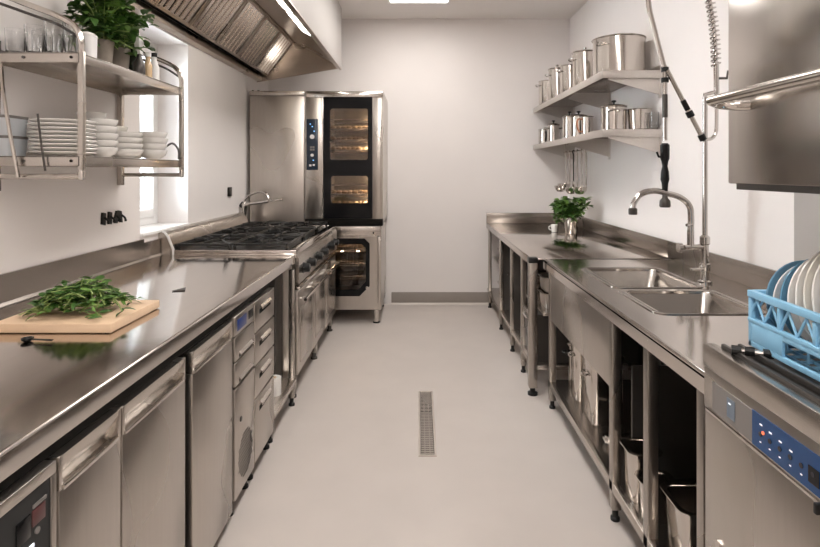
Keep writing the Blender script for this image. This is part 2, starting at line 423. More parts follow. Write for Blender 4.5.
# ice maker with blue badge
t = thing('ice_maker', 'narrow steel ice maker with blue badge and round vent grille', 'ice maker', (-1.25, 2.48, 0))
B().box(UB, FX - 0.03, 2.345, 2.624, 0.07, UT).obj('body', 'steel', t)
zz = [0.845, 0.775, 0.66, 0.545, 0.07]
f = B().box(FX, FX - 0.03, 2.345, 2.624, 0.785, UT, 0.003).obj('head_panel', 'steel', t)
B().box(FX + 0.001, FX - 0.004, 2.375, 2.50, 0.80, 0.85, 0.001).obj('badge', plain('badge_blue', (0.02, 0.05, 0.22), 0.3), f)
B().box(FX + 0.001, FX - 0.004, 2.53, 2.60, 0.81, 0.85, 0.001).obj('switch', 'black', f)
for z0, z1 in ((0.675, 0.778), (0.565, 0.668)):
    d = B().box(FX, FX - 0.028, 2.348, 2.621, z0, z1, 0.003).obj('flap', 'steel', t)
    B().prism([(FX, z0 + 0.03), (FX + 0.010, z0 + 0.018), (FX + 0.008, z0 + 0.014), (FX, z0 + 0.022)], 'y', 2.40, 2.58).obj('handle', 'steelh', d)
    B().box(FX + 0.0006, FX - 0.002, 2.40, 2.58, z0 + 0.004, z0 + 0.020).obj('recess_shade', 'dark', d)  # flat black strip painting the shade under the handle
d = B().box(FX, FX - 0.028, 2.348, 2.621, 0.075, 0.555, 0.003).obj('front_panel', 'steel', t)
g = B()
for i in range(-6, 7):
    for k in range(-6, 7):
        yy, zc = 2.49 + i * 0.0165 + (k % 2) * 0.008, 0.22 + k * 0.0155
        if (yy - 2.49) ** 2 + (zc - 0.22) ** 2 < 0.0105: g.box(FX + 0.0008, FX - 0.002, yy - 0.005, yy + 0.005, zc - 0.004, zc + 0.004)
g.obj('vent_grille', 'dark', d)
B().tube([(FX - 0.001, 2.42, 0.40), (FX + 0.004, 2.42, 0.40)], 0.012, 12).obj('lock', 'inner', d)
for y in (2.38, 2.585):
    for x in (-0.83, -1.6): leg(t, x, y, 0, 0.075, 0.03)
# drawers
t = thing('drawer_unit', 'steel unit of four drawers with scooped handles beside the ice maker', 'drawers', (-1.25, 2.8, 0))
B().box(UB, FX - 0.03, 2.630, 2.982, 0.07, UT).obj('carcass', 'inner', t)
for z0, z1 in ((0.715, 0.865), (0.555, 0.705), (0.395, 0.545), (0.085, 0.385)):
    d = B().box(FX, FX - 0.028, 2.634, 2.978, z0, z1, 0.003).obj('drawer', 'steel', t)
    hz = z1 - 0.035
    B().prism([(FX, hz), (FX + 0.012, hz - 0.008), (FX + 0.012, hz - 0.018), (FX + 0.009, hz - 0.018), (FX + 0.008, hz - 0.010), (FX, hz - 0.005)], 'y', 2.72, 2.89).obj('handle', 'steelh', d)
    B().box(FX + 0.0006, FX - 0.002, 2.705, 2.905, hz - 0.040, hz - 0.016).obj('recess_shade', 'dark', d)  # shade of the scooped grip laid on as a flat black strip
for y in (2.66, 2.95):
    for x in (-0.83, -1.6): leg(t, x, y, 0, 0.075, 0.03)
# open bay next to the range
t = thing('open_shelf_unit', 'open steel bay with low shelf between drawers and range', 'shelf', (-1.25, 3.25, 0))
B().box(UB, FX, 3.0, 3.515, 0.135, 0.165, 0.003).obj('shelf', 'steelh', t)
B().box(UB, UB + 0.012, 3.0, 3.515, 0.165, UT).obj('shade_backing', 'inner', t)  # dark sheet giving the open bay its shade
B().box(-1.60, -0.880, 3.33, 3.515, 0.166, UT, 0.004).obj('bay_shade_block', 'inner', t)  # added dark block standing in for the shade deep in the bay
for x in (-0.815, -1.6): leg(t, x, 3.49, 0, UT, 0.034)
for x in (-0.83, -1.6): leg(t, x, 3.02, 0, 0.135, 0.03)
t = thing('detergent_bottle', 'white bottle with black cap standing in the open bay', 'bottle', (-0.88, 3.12, 0.165))
B().lathe([(0, 0), (0.040, 0), (0.044, 0.006), (0.044, 0.15), (0.030, 0.19), (0.016, 0.20), (0.016, 0.22), (0, 0.22)], n=20).obj('body', 'label', t, local=True)
B().lathe([(0, 0.218), (0.02, 0.218), (0.02, 0.25), (0.012, 0.256), (0, 0.256)], n=16).obj('cap', 'black', t, local=True)
t = thing('cloth_roll', 'small white paper roll standing on the low shelf of the open bay', 'paper roll', (-0.87, 3.26, 0.165))
B().lathe([(0.018, 0), (0.045, 0), (0.045, 0.10), (0.018, 0.10), (0.018, 0)], n=24).obj('roll', 'china', t, local=True)
B().lathe([(0.015, 0.0), (0.018, 0.0), (0.018, 0.101), (0.015, 0.101), (0.015, 0)], n=18).obj('core', 'board', t, local=True)

# ------------------------------------------------------------------ gas range
RY0, RY1, RZ = 3.56, 5.20, 0.985
t = thing('gas_range', 'steel six-burner gas range with three oven doors and black grates', 'range', (-1.25, 4.38, 0))
B().box(XL + 0.01, -0.83, RY0, RY1, 0.13, 0.935, 0.003).obj('body', 'steel', t)
b = B(); b.box(-1.62, -0.80, RY0 - 0.015, RY1, 0.935, 0.962, 0.003)
for a in ((-1.62, -0.80, RY0 - 0.015, RY0 + 0.02), (-1.62, -0.80, RY1 - 0.03, RY1), (-0.855, -0.80, RY0 + 0.02, RY1 - 0.03)): b.box(*a, 0.955, RZ, 0.004)
b.obj('cooktop', 'top', t)
B().box(-1.61, -0.855, RY0 + 0.02, RY1 - 0.03, 0.958, 0.968).obj('burner_tray', 'iron', t)
bg = B().prism([(XL + 0.002, 0.935), (-1.60, 0.935), (-1.60, 0.99), (-1.635, 1.075), (-1.655, 1.10), (-1.68, 1.108), (XL + 0.002, 1.108)], 'y', RY0 - 0.01, RY1 - 0.05).obj('backguard', 'steelh', t)
B().prism([(-1.606, 0.94), (-1.594, 0.94), (-1.594, 0.992), (-1.629, 1.078), (-1.652, 1.106), (-1.68, 1.114), (XL + 0.002, 1.114), (XL + 0.002, 1.106), (-1.68, 1.104), (-1.66, 1.096), (-1.641, 1.072), (-1.606, 0.988)], 'y', RY0 - 0.016, RY0 - 0.008).obj('end_trim', 'label', bg)
cw = (RY1 - RY0 - 0.05) / 3
for i in range(3):
    for j, xc in enumerate((-1.045, -1.42)):
        yc = RY0 + 0.02 + cw * (i + 0.5)
        br = B().lathe([(0, 0), (0.075, 0), (0.075, 0.008), (0.055, 0.016), (0, 0.016)], (xc, yc, 0.968), 24).obj('burner', 'inner', t)
        B().lathe([(0, 0), (0.042, 0), (0.042, 0.010), (0.034, 0.014), (0, 0.014)], (xc, yc, 0.984), 20).obj('burner_cap', 'iron', br)
        g = B(); hx, hy = 0.180, cw / 2 - 0.012; zg, tg = 1.006, 0.016
        for s in (-1, 1):
            g.box(xc + s * hx, xc + s * (hx - 0.014), yc - hy, yc + hy, zg, zg + tg, 0.004)
            g.box(xc - hx + 0.014, xc + hx - 0.014, yc + s * hy, yc + s * (hy - 0.014), zg, zg + tg, 0.004)
            g.box(xc + s * 0.05, xc + s * (hx - 0.014), yc - 0.006, yc + 0.006, zg + 0.004, zg + tg + 0.008, 0.003)
            g.box(xc - 0.006, xc + 0.006, yc + s * 0.055, yc + s * (hy - 0.014), zg + 0.004, zg + tg + 0.008, 0.003)
            for q in (-1, 1):
                g.box(xc + s * (hx - 0.016), xc + s * hx, yc + q * hy, yc + q * (hy - 0.016), 0.968, zg)
                g.tube([(xc + s * (hx - 0.01), yc + q * (hy - 0.01), zg + 0.010), (xc + s * 0.052, yc + q * 0.060, zg + 0.016)], 0.006, 6)
        g.tube([(xc + 0.085 * math.cos(a * PI / 8), yc + 0.095 * math.sin(a * PI / 8), zg + 0.012) for a in range(17)], 0.006, 6)
        g.obj('grate', 'iron', t)
pn = B().prism([(-0.83, 0.945), (-0.802, 0.955), (-0.785, 0.93), (-0.785, 0.76), (-0.83, 0.75)], 'y', RY0, RY1).obj('control_panel', 'steelh', t)
for y in (3.70, 3.92, 4.20, 4.44, 4.78, 5.02):
    k = B().lathe([(0, 0), (0.036, 0), (0.036, 0.006), (0.031, 0.009), (0.029, 0.040), (0.024, 0.045), (0, 0.045)], n=20, mtx=Matrix.Translation((-0.785, y, 0.845)) @ Matrix.Rotation(PI / 2, 4, 'Y')).obj('knob', 'black', t)
    B().box(-0.7405, -0.7385, y - 0.002, y + 0.002, 0.848, 0.866).obj('pointer', 'label', k)
B().box(-0.83, -0.775, RY0, RY1, 0.722, 0.742, 0.004).obj('ledge', 'bright', t)
for ya, yb_ in ((3.575, 4.09), (4.10, 4.62), (4.63, 5.185)):
    d = B().box(-0.83, -0.795, ya, yb_, 0.16, 0.715, 0.004).obj('oven_door', 'steel', t)
    B().box(-0.796, -0.790, ya + 0.07, yb_ - 0.07, 0.22, 0.58, 0.004).obj('raised_panel', 'steelh', d)
    h = B().tube([(-0.752, ya + 0.03, 0.650), (-0.752, yb_ - 0.03, 0.650)], 0.012, 10)
    for y in (ya + 0.07, yb_ - 0.07): h.tube([(-0.797, y, 0.650), (-0.752, y, 0.650)], 0.009, 8)
    h.obj('handle', 'bright', d)
for y in (3.62, 4.36, 5.12):
    for x in (-0.84, -1.62): leg(t, x, y, 0, 0.13, 0.045, foot='inner', fr=0.022)

# pot filler tap at the far end of the range
t = thing('pot_filler_tap', 'chrome swivel tap with folded spout above the back of the range', 'tap', (-1.655, 5.165, 0.986))
y = 5.165
B().lathe([(0, 0.0), (0.03, 0.0), (0.03, 0.012), (0.020, 0.02), (0.026, 0.17), (0.030, 0.20), (0.024, 0.215), (0, 0.215)], (-1.655, y, 0.986), 16).obj('post', 'chrome', t)
B().tube([(-1.66, y, 1.18), (-1.60, y - 0.01, 1.19), (-1.42, y - 0.02, 1.215)], 0.014, 10).obj('lower_arm', 'chrome', t)
B().tube([(-1.67, y, 1.19), (-1.62, y, 1.26), (-1.52, y - 0.01, 1.30), (-1.44, y - 0.02, 1.285), (-1.40, y - 0.03, 1.225), (-1.28, y - 0.05, 1.235)], 0.010, 10, smooth=5).obj('spout', 'chrome', t)
B().tube([(-1.69, y, 1.16), (-1.66, y, 1.20)], 0.022, 10).obj('handle', 'black', t)

# ------------------------------------------------------------------ tall cabinet, combi oven, lower oven
OY = 5.343
t = thing('tall_cabinet', 'tall plain steel cabinet wedged between wall and combi oven', 'cabinet', (-1.39, 5.7, 0))
B().box(-1.662, -1.125, OY + 0.02, 6.10, 0.12, 2.285, 0.004).obj('body', 'steel', t)
d = B().box(-1.660, -1.128, OY, OY + 0.02, 0.14, 2.235, 0.004).obj('door', 'steel', t)
B().box(-1.662, -1.125, OY - 0.006, OY + 0.02, 2.240, 2.285, 0.003).obj('top_rail', 'steelh', t)
for x in (-1.64, -1.585): B().lathe([(0, 0), (0.012, 0), (0.012, 0.012), (0, 0.014)], (x, OY + 0.04, 2.285), 10).obj('hinge_pin', 'inner', t)
for x in (-1.62, -1.17):
    for y in (5.42, 6.04): leg(t, x, y, 0, 0.12, 0.04)

def rr2(x0, x1, z0, z1, r, n=5, cut=None):
    pts = []
    for (cx, cz, a0) in ((x1 - r, z1 - r, 0), (x0 + r, z1 - r, PI / 2), (x0 + r, z0 + r, PI), (x1 - r, z0 + r, 1.5 * PI)):
        for k in range(n + 1):
            a = a0 + PI / 2 * k / n
            pts.append((cx + r * math.cos(a), cz + r * math.sin(a)))
    return pts
def framed(bm, outer, inner, y0, y1):
    """plate with one rounded opening; both outlines run the same way round with equal counts"""
    R = [[(u, y0, v) for u, v in outer], [(u, y0, v) for u, v in inner], [(u, y1, v) for u, v in inner], [(u, y1, v) for u, v in outer], [(u, y0, v) for u, v in outer]]
    bm.loft(R); return bm

t = thing('combi_oven', 'tall combi steamer oven with black glass door lit from inside', 'oven', (-0.735, 5.75, 0.985))
x0, x1, z0, z1 = -1.118, -0.353, 1.00, 2.285
b = B(); b.box(x0, x0 + 0.19, OY + 0.01, 6.13, z0, z1 - 0.06).box(x1 - 0.115, x1, OY + 0.01, 6.13, z0, z1 - 0.06)
b.box(x0, x1, OY + 0.01, 6.13, z1 - 0.06, z1, 0.003).box(x0 + 0.19, x1 - 0.115, OY + 0.05, 6.13, z0, z0 + 0.06).box(x0 + 0.19, x1 - 0.115, 5.95, 6.13, z0 + 0.06, z1 - 0.06)
b.box(x0 + 0.19, x1 - 0.115, OY + 0.05, 5.95, 1.575, 1.615)
b.obj('body', 'steel', t)
B().box(x0 + 0.015, x1, OY - 0.012, OY + 0.01, z1 - 0.062, z1 - 0.004, 0.004).obj('top_rail', 'bright', t)
c = B().box(x0 + 0.012, x0 + 0.168, OY, OY + 0.01, z0 + 0.03, z1 - 0.065, 0.003).obj('control_column', 'steel', t)
f = B().box(-1.102, -0.990, OY - 0.006, OY, 1.510, 2.010, 0.004).obj('control_panel', 'navy', c)
xc = -1.045
for zc, r, mt in ((1.835, 0.022, 'label'), (1.655, 0.015, 'label')):
    B().tube([(xc, OY - 0.006, zc), (xc, OY - 0.022, zc)], r, 16).obj('dial', mt, c)
for zc, dx in ((1.93, 0), (1.955, -0.02), (1.60, 0.01), (1.885, 0.018)): B().box(xc + dx - 0.006, xc + dx + 0.006, OY - 0.008, OY - 0.006, zc, zc + 0.010).obj('indicator', 'dotb', c)
bb = B()
for i in range(2):
    for k in range(2): bb.box(xc - 0.022 + i * 0.024, xc - 0.002 + i * 0.024, OY - 0.008, OY - 0.006, 1.70 + k * 0.024, 1.718 + k * 0.024)
bb.obj('key', 'greyfilm', c)
B().box(xc - 0.03, xc - 0.008, OY - 0.008, OY - 0.006, 1.545, 1.565).box(xc + 0.004, xc + 0.024, OY - 0.008, OY - 0.006, 1.550, 1.568).obj('symbol', 'label', c)
dx0, dx1, dz0, dz1 = -0.935, -0.455, 1.035, 2.222
zmid = 1.60
d = B()
framed(d, rr2(dx0, dx1, zmid, dz1, 0.003), rr2(-0.872, -0.500, 1.608, 2.112, 0.025), OY - 0.02, OY + 0.02)
framed(d, rr2(dx0, dx1, dz0, zmid, 0.003), rr2(-0.862, -0.500, 1.185, 1.452, 0.025), OY - 0.02, OY + 0.02)
d = d.obj('door', 'enamel', t)
B().box(-0.875, -0.497, OY - 0.006, OY - 0.002, 1.606, 2.115).obj('upper_window', 'ovenpane', d)
B().box(-0.865, -0.497, OY - 0.006, OY - 0.002, 1.183, 1.455).obj('lower_window', 'ovenpane', d)
B().box(dx0 - 0.014, dx0 - 0.002, OY - 0.018, OY + 0.01, dz0, dz1, 0.003).obj('handle_strip', 'bright', d)
B().box(x1 - 0.098, x1 - 0.012, OY - 0.004, OY + 0.012, z0 + 0.02, z1 - 0.066, 0.004).obj('hinge_column', 'steel', t)
B().box(x0 + 0.01, x1 - 0.005, OY + 0.005, OY + 0.12, 0.960, 1.0, 0.003).box(x0 + 0.0, x1 + 0.0, OY - 0.012, OY + 0.02, 1.0, 1.03, 0.003).obj('plinth', 'dark', t)
# cavity lining, racks, trays of food, lamps
b = B()
for (za, zb) in ((1.616, 2.224), (1.061, 1.574)):
    b.box(-0.927, -0.922, OY + 0.06, 5.94, za, zb).box(-0.474, -0.469, OY + 0.06, 5.94, za, zb).box(-0.922, -0.474, 5.935, 5.945, za, zb)
b.obj('cavity_lining', plain('oven_cavity', (0.55, 0.51, 0.46), 0.3, 0.85, noise=0.3, nscale=14), t)
for zr in (1.69, 1.79, 1.90, 2.01, 1.14, 1.25, 1.36):
    r = B()
    for yy in (OY + 0.07, 5.88): r.tube([(-0.92, yy, zr), (-0.476, yy, zr)], 0.006, 6)
    for k in range(9): r.tube([(-0.90 + k * 0.05, OY + 0.07, zr), (-0.90 + k * 0.05, 5.88, zr)], 0.003, 5)
    r = r.obj('rack', 'bright', t)
for zr, fx in ((1.69, 0), (1.79, 0.04), (1.90, -0.03), (1.14, 0.03), (1.25, 0)):
    tr = B().box(-0.895, -0.502, OY + 0.10, 5.80, zr + 0.007, zr + 0.026, 0.004).obj('tray', 'bright', t)
    fd = B()
    for k in range(7):
        fd.lathe([(0, 0), (0.028, 0), (0.034, 0.014), (0.022, 0.03), (0, 0.034)], (-0.86 + k * 0.053 + rnd.uniform(-.008, .008), OY + 0.15 + rnd.uniform(0, .05), zr + 0.026), 10)
    fd.obj('pastry', 'food', tr)
for (lx, lz) in ((-0.487, 2.10), (-0.487, 1.75), (-0.487, 1.48), (-0.487, 1.22)):
    B().lathe([(0, -0.02), (0.016, -0.014), (0.022, 0), (0.016, 0.014), (0, 0.02)], (lx, 5.45, lz), 12).obj('lamp', 'ovenlamp', t)

t = thing('lower_oven', 'steel floor-standing oven with dark window under the combi oven', 'oven', (-0.735, 5.75, 0))
x0, x1, z0, z1 = -1.118, -0.372, 0.137, 0.955
b = B(); b.box(x0, x0 + 0.10, OY + 0.015, 6.13, z0, z1).box(x1 - 0.10, x1, OY + 0.015, 6.13, z0, z1).box(x0 + 0.10, x1 - 0.10, OY + 0.015, 6.13, z1 - 0.10, z1).box(x0 + 0.10, x1 - 0.10, OY + 0.015, 6.13, z0, z0 + 0.11).box(x0 + 0.10, x1 - 0.10, 6.0, 6.13, z0 + 0.11, z1 - 0.10)
b.obj('body', 'steel', t)
p = B().box(x0, x1, OY - 0.01, OY + 0.015, 0.868, z1, 0.003).obj('front_rail', 'steelh', t)
B().box(-0.452, -0.440, OY - 0.014, OY - 0.009, 0.885, 0.905).obj('button', 'black', p)
O = [(-0.425, 0.855), (-1.105, 0.855), (-1.105, 0.20), (-0.425, 0.20)]
d = B()
def octo(xa, xb, za, zb, c): return [(xb, zb - c * .5), (xb - c * .5, zb), (xa + c * .5, zb), (xa, zb - c * .5), (xa, za + c), (xa + c, za), (xb - c, za), (xb, za + c)]
framed(d, octo(-1.105, -0.405, 0.20, 0.860, 0.004), octo(-1.03, -0.482, 0.275, 0.842, 0.10), OY - 0.02, OY + 0.015)
d = d.obj('door', 'steel', t)
framed(B(), octo(-1.03, -0.482, 0.275, 0.842, 0.10), octo(-0.985, -0.520, 0.335, 0.785, 0.08), OY - 0.014, OY + 0.01).obj('window_border', 'enamel', d)
B().box(-0.99, -0.515, OY - 0.004, OY, 0.33, 0.79).obj('window_pane', 'ovenpane', d)
B().lathe([(0, 0), (0.014, 0), (0.014, 0.02), (0, 0.024)], n=12, mtx=Matrix.Translation((-0.508, OY - 0.014, 0.362)) @ Matrix.Rotation(PI / 2, 4, 'X')).obj('latch', 'bright', d)
B().box(x1 - 0.028, x1 - 0.002, OY - 0.02, OY + 0.015, 0.20, 0.860, 0.003).obj('hinge_column', 'steel', t)
B().box(-1.015, -1.010, OY + 0.05, 5.98, 0.25, 0.853).box(-0.478, -0.474, OY + 0.05, 5.98, 0.25, 0.853).box(-1.01, -0.478, 5.975, 5.985, 0.25, 0.853).obj('cavity_lining', plain('lower_cavity', (0.10, 0.075, 0.055), 0.35, 0.7), t)
for zr in (0.43, 0.56, 0.70):
    r = B()
    for yy in (OY + 0.07, 5.9): r.tube([(-1.0, yy, zr), (-0.49, yy, zr)], 0.006, 6)
    for k in range(10): r.tube([(-0.97 + k * 0.05, OY + 0.07, zr), (-0.97 + k * 0.05, 5.9, zr)], 0.003, 5)
    r.obj('rack', 'bright', t)
    tr = B().box(-0.99, -0.50, OY + 0.10, 5.80, zr + 0.007, zr + 0.024, 0.004).obj('tray', 'bright', t)
for lx in (-0.62, -0.78, -0.92): B().lathe([(0, -0.015), (0.012, -0.01), (0.016, 0), (0.012, 0.01), (0, 0.015)], (lx, 5.46, 0.812), 12).obj('lamp', 'ovenlamp', t)
for x in (x0 + 0.05, x1 - 0.05):
    for y in (5.40, 6.05):
        l = B().lathe([(0, 0.012), (0.026, 0.012), (0.030, 0.137), (0, 0.137)], (x, y, 0), 14).obj('leg', 'bright', t)
        B().lathe([(0, 0), (0.034, 0), (0.034, 0.012), (0, 0.013)], (x, y, 0), 14).obj('foot', 'black', l)

# ------------------------------------------------------------------ extractor hood
HY0, HY1 = 2.75, 5.72
t = thing('extractor_hood', 'big steel extractor canopy with slanted baffle filters over the range', 'hood', (-1.25, 4.2, 2.44))
B().box(-0.830, -0.813, HY0, HY1, 2.57, H - 0.005, 0.002).obj('front_fascia', 'hoodface', t)
end = [(XL + 0.004, 2.430), (-0.813, 2.575), (-0.813, H - 0.005), (XL + 0.004, H - 0.005)]
for ya, yb_ in ((HY1 - 0.015, HY1), (HY0, HY0 + 0.015)): B().prism([(x if x < -1 else -0.831, z) for x, z in end], 'y', ya, yb_).obj('end_panel', 'hood', t)
b = B(); b.prism([(-0.831, 2.570), (-0.858, 2.571), (-0.858, 2.600), (-0.853, 2.600), (-0.853, 2.577), (-0.831, 2.576)], 'y', HY0 + 0.016, HY1 - 0.016); b.box(-0.836, -0.811, HY0, HY1, 2.560, 2.572, 0.003)
b.obj('front_lip', 'hood', t)
B().prism([(-0.862, 2.605), (-1.322, 2.862), (-1.322, 2.868), (-0.862, 2.612)], 'y', HY0 + 0.016, HY1 - 0.016).obj('inner_panel', 'hood', t)
b = B(); b.prism([(XL + 0.004, 2.440), (-1.645, 2.448), (-1.645, 2.480), (-1.650, 2.480), (-1.650, 2.455), (XL + 0.004, 2.447)], 'y', HY0 + 0.016, HY1 - 0.016)
b.box(XL + 0.003, XL + 0.012, HY0, HY1 - 0.016, 2.447, 2.53); b.obj('grease_gutter', 'hood', t)
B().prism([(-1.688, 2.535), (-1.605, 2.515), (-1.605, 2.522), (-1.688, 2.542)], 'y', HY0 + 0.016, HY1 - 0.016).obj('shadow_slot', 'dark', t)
fa, fb = Vector((-1.600, 0, 2.500)), Vector((-1.335, 0, 2.855))
u = (fb - fa).normalized(); nr = Vector((u.z, 0, -u.x))   # faces the aisle, downwards
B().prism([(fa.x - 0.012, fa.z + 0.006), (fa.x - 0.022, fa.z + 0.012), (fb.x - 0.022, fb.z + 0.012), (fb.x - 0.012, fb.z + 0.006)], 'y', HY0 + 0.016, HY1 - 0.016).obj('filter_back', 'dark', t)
nf = 6; fw = (HY1 - HY0 - 0.04) / nf
def P3(s, n, y): p = fa + u * s + nr * n; return (p.x, p.z)
L = (fb - fa).length
for i in range(nf):
    y0 = HY0 + 0.02 + i * fw; f = B()
    for (s0, s1) in ((0.0, 0.022), (L - 0.022, L)):
        f.prism([P3(s0, 0, 0), P3(s1, 0, 0), P3(s1, 0.02, 0), P3(s0, 0.02, 0)], 'y', y0 + 0.003, y0 + fw - 0.003)
    for (ya, yb_) in ((y0 + 0.003, y0 + 0.022), (y0 + fw - 0.022, y0 + fw - 0.003)):
        f.prism([P3(0.022, 0, 0), P3(L - 0.022, 0, 0), P3(L - 0.022, 0.02, 0), P3(0.022, 0.02, 0)], 'y', ya, yb_)
    n = 6; step = (fw - 0.05) / n
    fo = f.obj('filter', 'hood', t)
    for k in range(n):      # rounded baffles with dark slots between them
        yc = y0 + 0.025 + step * (k + 0.5); bf = B()
        ring = [(-0.27, 0.000), (-0.24, 0.016), (0, 0.028), (0.24, 0.016), (0.27, 0.000)]
        rows = []
        for s in (0.02, L - 0.02):
            rows.append([(*P3(s, q, 0), yc + a * step) for a, q in ring])
        R = [[(p[0], p[2], p[1]) for p in r] for r in rows]
        bf.loft(R, True, True); bf.obj('baffle', 'baffle', fo)
    if i in (2, 3, 4):
        for off in (0.36, 0.64):
            p = fa + u * (L * 0.5) + nr * 0.022; yc = y0 + fw * off
            B().tube([p + Vector((0, -0.035, 0)), p + nr * 0.03 + Vector((0, -0.025, 0)), p + nr * 0.03 + Vector((0, 0.025, 0)), p + Vector((0, 0.035, 0))], 0.007, 7).obj('handle', 'black', fo)
ridge = B().prism([(-1.345, 2.85), (-1.300, 2.84), (-1.300, 2.85), (-1.345, 2.866)], 'y', HY0 + 0.016, HY1 - 0.016).obj('ridge_strip', 'hood', t)
for ya, yb_ in ((3.10, 3.88), (3.97, 4.52)):
    B().prism([(-0.900, 2.6215), (-0.965, 2.6580), (-0.965, 2.6620), (-0.900, 2.6255)], 'y', ya, yb_).obj('lamp', 'hoodlamp', t)

# ------------------------------------------------------------------ two-tier wall shelf by the window
SX, SY0, SY1 = -1.343, 2.153, 3.088
t = thing('wall_shelf', 'two-tier steel wall shelf with tube guards beside the window', 'shelf', (-1.52, 2.62, 1.45))
for z in (1.97, 1.56):
    b = B(); b.box(XL + 0.003, SX, SY0, SY1, z - 0.006, z, 0.001)
    b.box(SX - 0.004, SX, SY0, SY1, z - 0.040, z - 0.001, 0.001).box(XL + 0.003, SX, SY0, SY0 + 0.004, z - 0.040, z - 0.001, 0.001).box(XL + 0.003, SX, SY1 - 0.004, SY1, z - 0.040, z - 0.001, 0.001)
    b.box(XL + 0.003, XL + 0.007, SY0, SY1, z - 0.040, z + 0.02)
    b.obj('shelf', 'steelh', t)
    sc = B()
    for yy in (SY0 + 0.02, SY0 + 0.02): sc.tube([(SX - 0.03, SY0 - 0.001, z - 0.02), (SX - 0.03, SY0 - 0.004, z - 0.02)], 0.006, 8)
    sc.tube([(SX - 0.22, SY0 - 0.001, z - 0.02), (SX - 0.22, SY0 - 0.004, z - 0.02)], 0.006, 8).obj('bolt', 'inner', t)
for y in (SY0 + 0.012, SY1 - 0.012):
    p = B().box(SX - 0.008, SX + 0.014, y - 0.011, y + 0.011, 1.50, 1.975, 0.003).obj('post', 'steelh', t)
    B().lathe([(0, 0), (0.013, 0.004), (0.015, 0.03), (0.010, 0.05), (0, 0.05)], (SX + 0.003, y, 1.462), 12).obj('end_cap', 'bright', p)
    B().box(XL + 0.002, XL + 0.030, y - 0.016, y + 0.016, 1.42, 2.02, 0.003).obj('wall_rail', 'steelh', t)
    B().tube([(XL + 0.02, y, 1.478), (SX + 0.01, y, 1.478)], 0.011, 10).obj('under_rail', 'steelh', t)
    g = B().tube([(SX + 0.002, y, 1.972), (SX + 0.000, y, 2.02), (SX - 0.025, y, 2.075), (SX - 0.09, y, 2.115), (SX - 0.22, y, 2.165), (XL + 0.01, y, 2.215)], 0.012, 10, smooth=5)
    g.obj('guard_rail', 'bright', t)
    B().tube([(SX - 0.02, y + 0.02, 2.035), (SX - 0.10, y + 0.02, 2.085), (SX - 0.22, y + 0.02, 2.13), (XL + 0.01, y + 0.02, 2.175)], 0.006, 8, smooth=4).obj('inner_guard', 'inner', t)
y = SY1 - 0.03
B().tube([(SX - 0.005, y, 1.565), (SX - 0.008, y, 1.62), (SX - 0.04, y, 1.655), (SX - 0.08, y, 1.635)], 0.006, 8, smooth=5).obj('guard_hook', 'inner', t)
y = SY0 - 0.016
B().tube([(SX - 0.305, y + 0.01, 1.93), (SX - 0.285, y, 1.80), (SX - 0.26, y - 0.004, 1.66), (SX - 0.228, y, 1.475)], 0.007, 8, smooth=5).obj('wire_guard', 'bright', t)
B().tube([(SX - 0.155, y + 0.004, 1.725), (SX - 0.140, y, 1.62), (SX - 0.125, y + 0.004, 1.50)], 0.004, 8, smooth=4).obj('wire_guard', 'inner', t)

# plates and bowls
ORD = ['topmost', 'second from the top', 'third from the top', 'fourth from the top', 'fifth from the top', 'sixth from the top', 'seventh from the top', 'eighth from the top', 'lowest']
def plate_prof(r): return [(0, 0), (r * 0.55, 0), (r * 0.60, 0.004), (r * 0.97, 0.013), (r, 0.016), (r * 0.985, 0.0185), (r * 0.62, 0.008), (r * 0.55, 0.0045), (0, 0.0045)]
def plate(name, r, mat): return B().lathe(plate_prof(r), n=40).obj(name, mat)
proto = None
for k in range(9):
    z = 1.561 + k * 0.0165
    lab = 'round white dinner plate, %s in the tall plate stack' % ORD[8 - k]
    if proto is None:
        proto = plate('dinner_plate', 0.122, 'china'); o = proto
    else: o = proto.copy(); COL.objects.link(o)
    o.location = (-1.50 + rnd.uniform(-.004, .004), 2.30 + rnd.uniform(-.004, .004), z); tag(o, lab, 'plate', 'stacked white dinner plates')
def bowl_prof(r, h): return [(0, 0), (r * 0.5, 0), (r * 0.52, 0.006), (r * 0.86, h * 0.45), (r * 0.97, h * 0.8), (r, h), (r * 0.96, h + 0.001), (r * 0.90, h * 0.75), (r * 0.78, h * 0.42), (r * 0.42, 0.012), (0, 0.010)]
stacks = [(-1.59, 2.645, 0.066, 0.05, 6, 0.034, 'tall stack just behind the plates', 'china'),
          (-1.45, 2.505, 0.062, 0.046, 5, 0.032, 'shelf-edge stack touching the plates', 'china'),
          (-1.585, 2.82, 0.068, 0.048, 5, 0.030, 'wall-side stack midway along', 'creamchina'),
          (-1.455, 2.705, 0.080, 0.045, 4, 0.028, 'widest stack at the shelf edge', 'china'),
          (-1.565, 2.985, 0.060, 0.045, 5, 0.026, 'stack by the wall rail', 'creamchina'),
          (-1.425, 2.925, 0.070, 0.050, 4, 0.032, 'stack by the window end post', 'china')]
for (x, y, r, h, n, dz, where, mt) in stacks:
    pr = None
    for k in range(n):
        if pr is None: pr = B().lathe(bowl_prof(r, h), n=32).obj('bowl', mt); o = pr
        else: o = pr.copy(); COL.objects.link(o)
        o.location = (x + rnd.uniform(-.003, .003), y + rnd.uniform(-.003, .003), 1.561 + k * dz)
        col = 'cream' if mt == 'creamchina' else 'white'
        tag(o, '%s bowl, %s in the %s' % (col, 'lowest' if k == 0 else ORD[n - 1 - k], where), 'bowl', 'stacked bowls on the lower shelf')
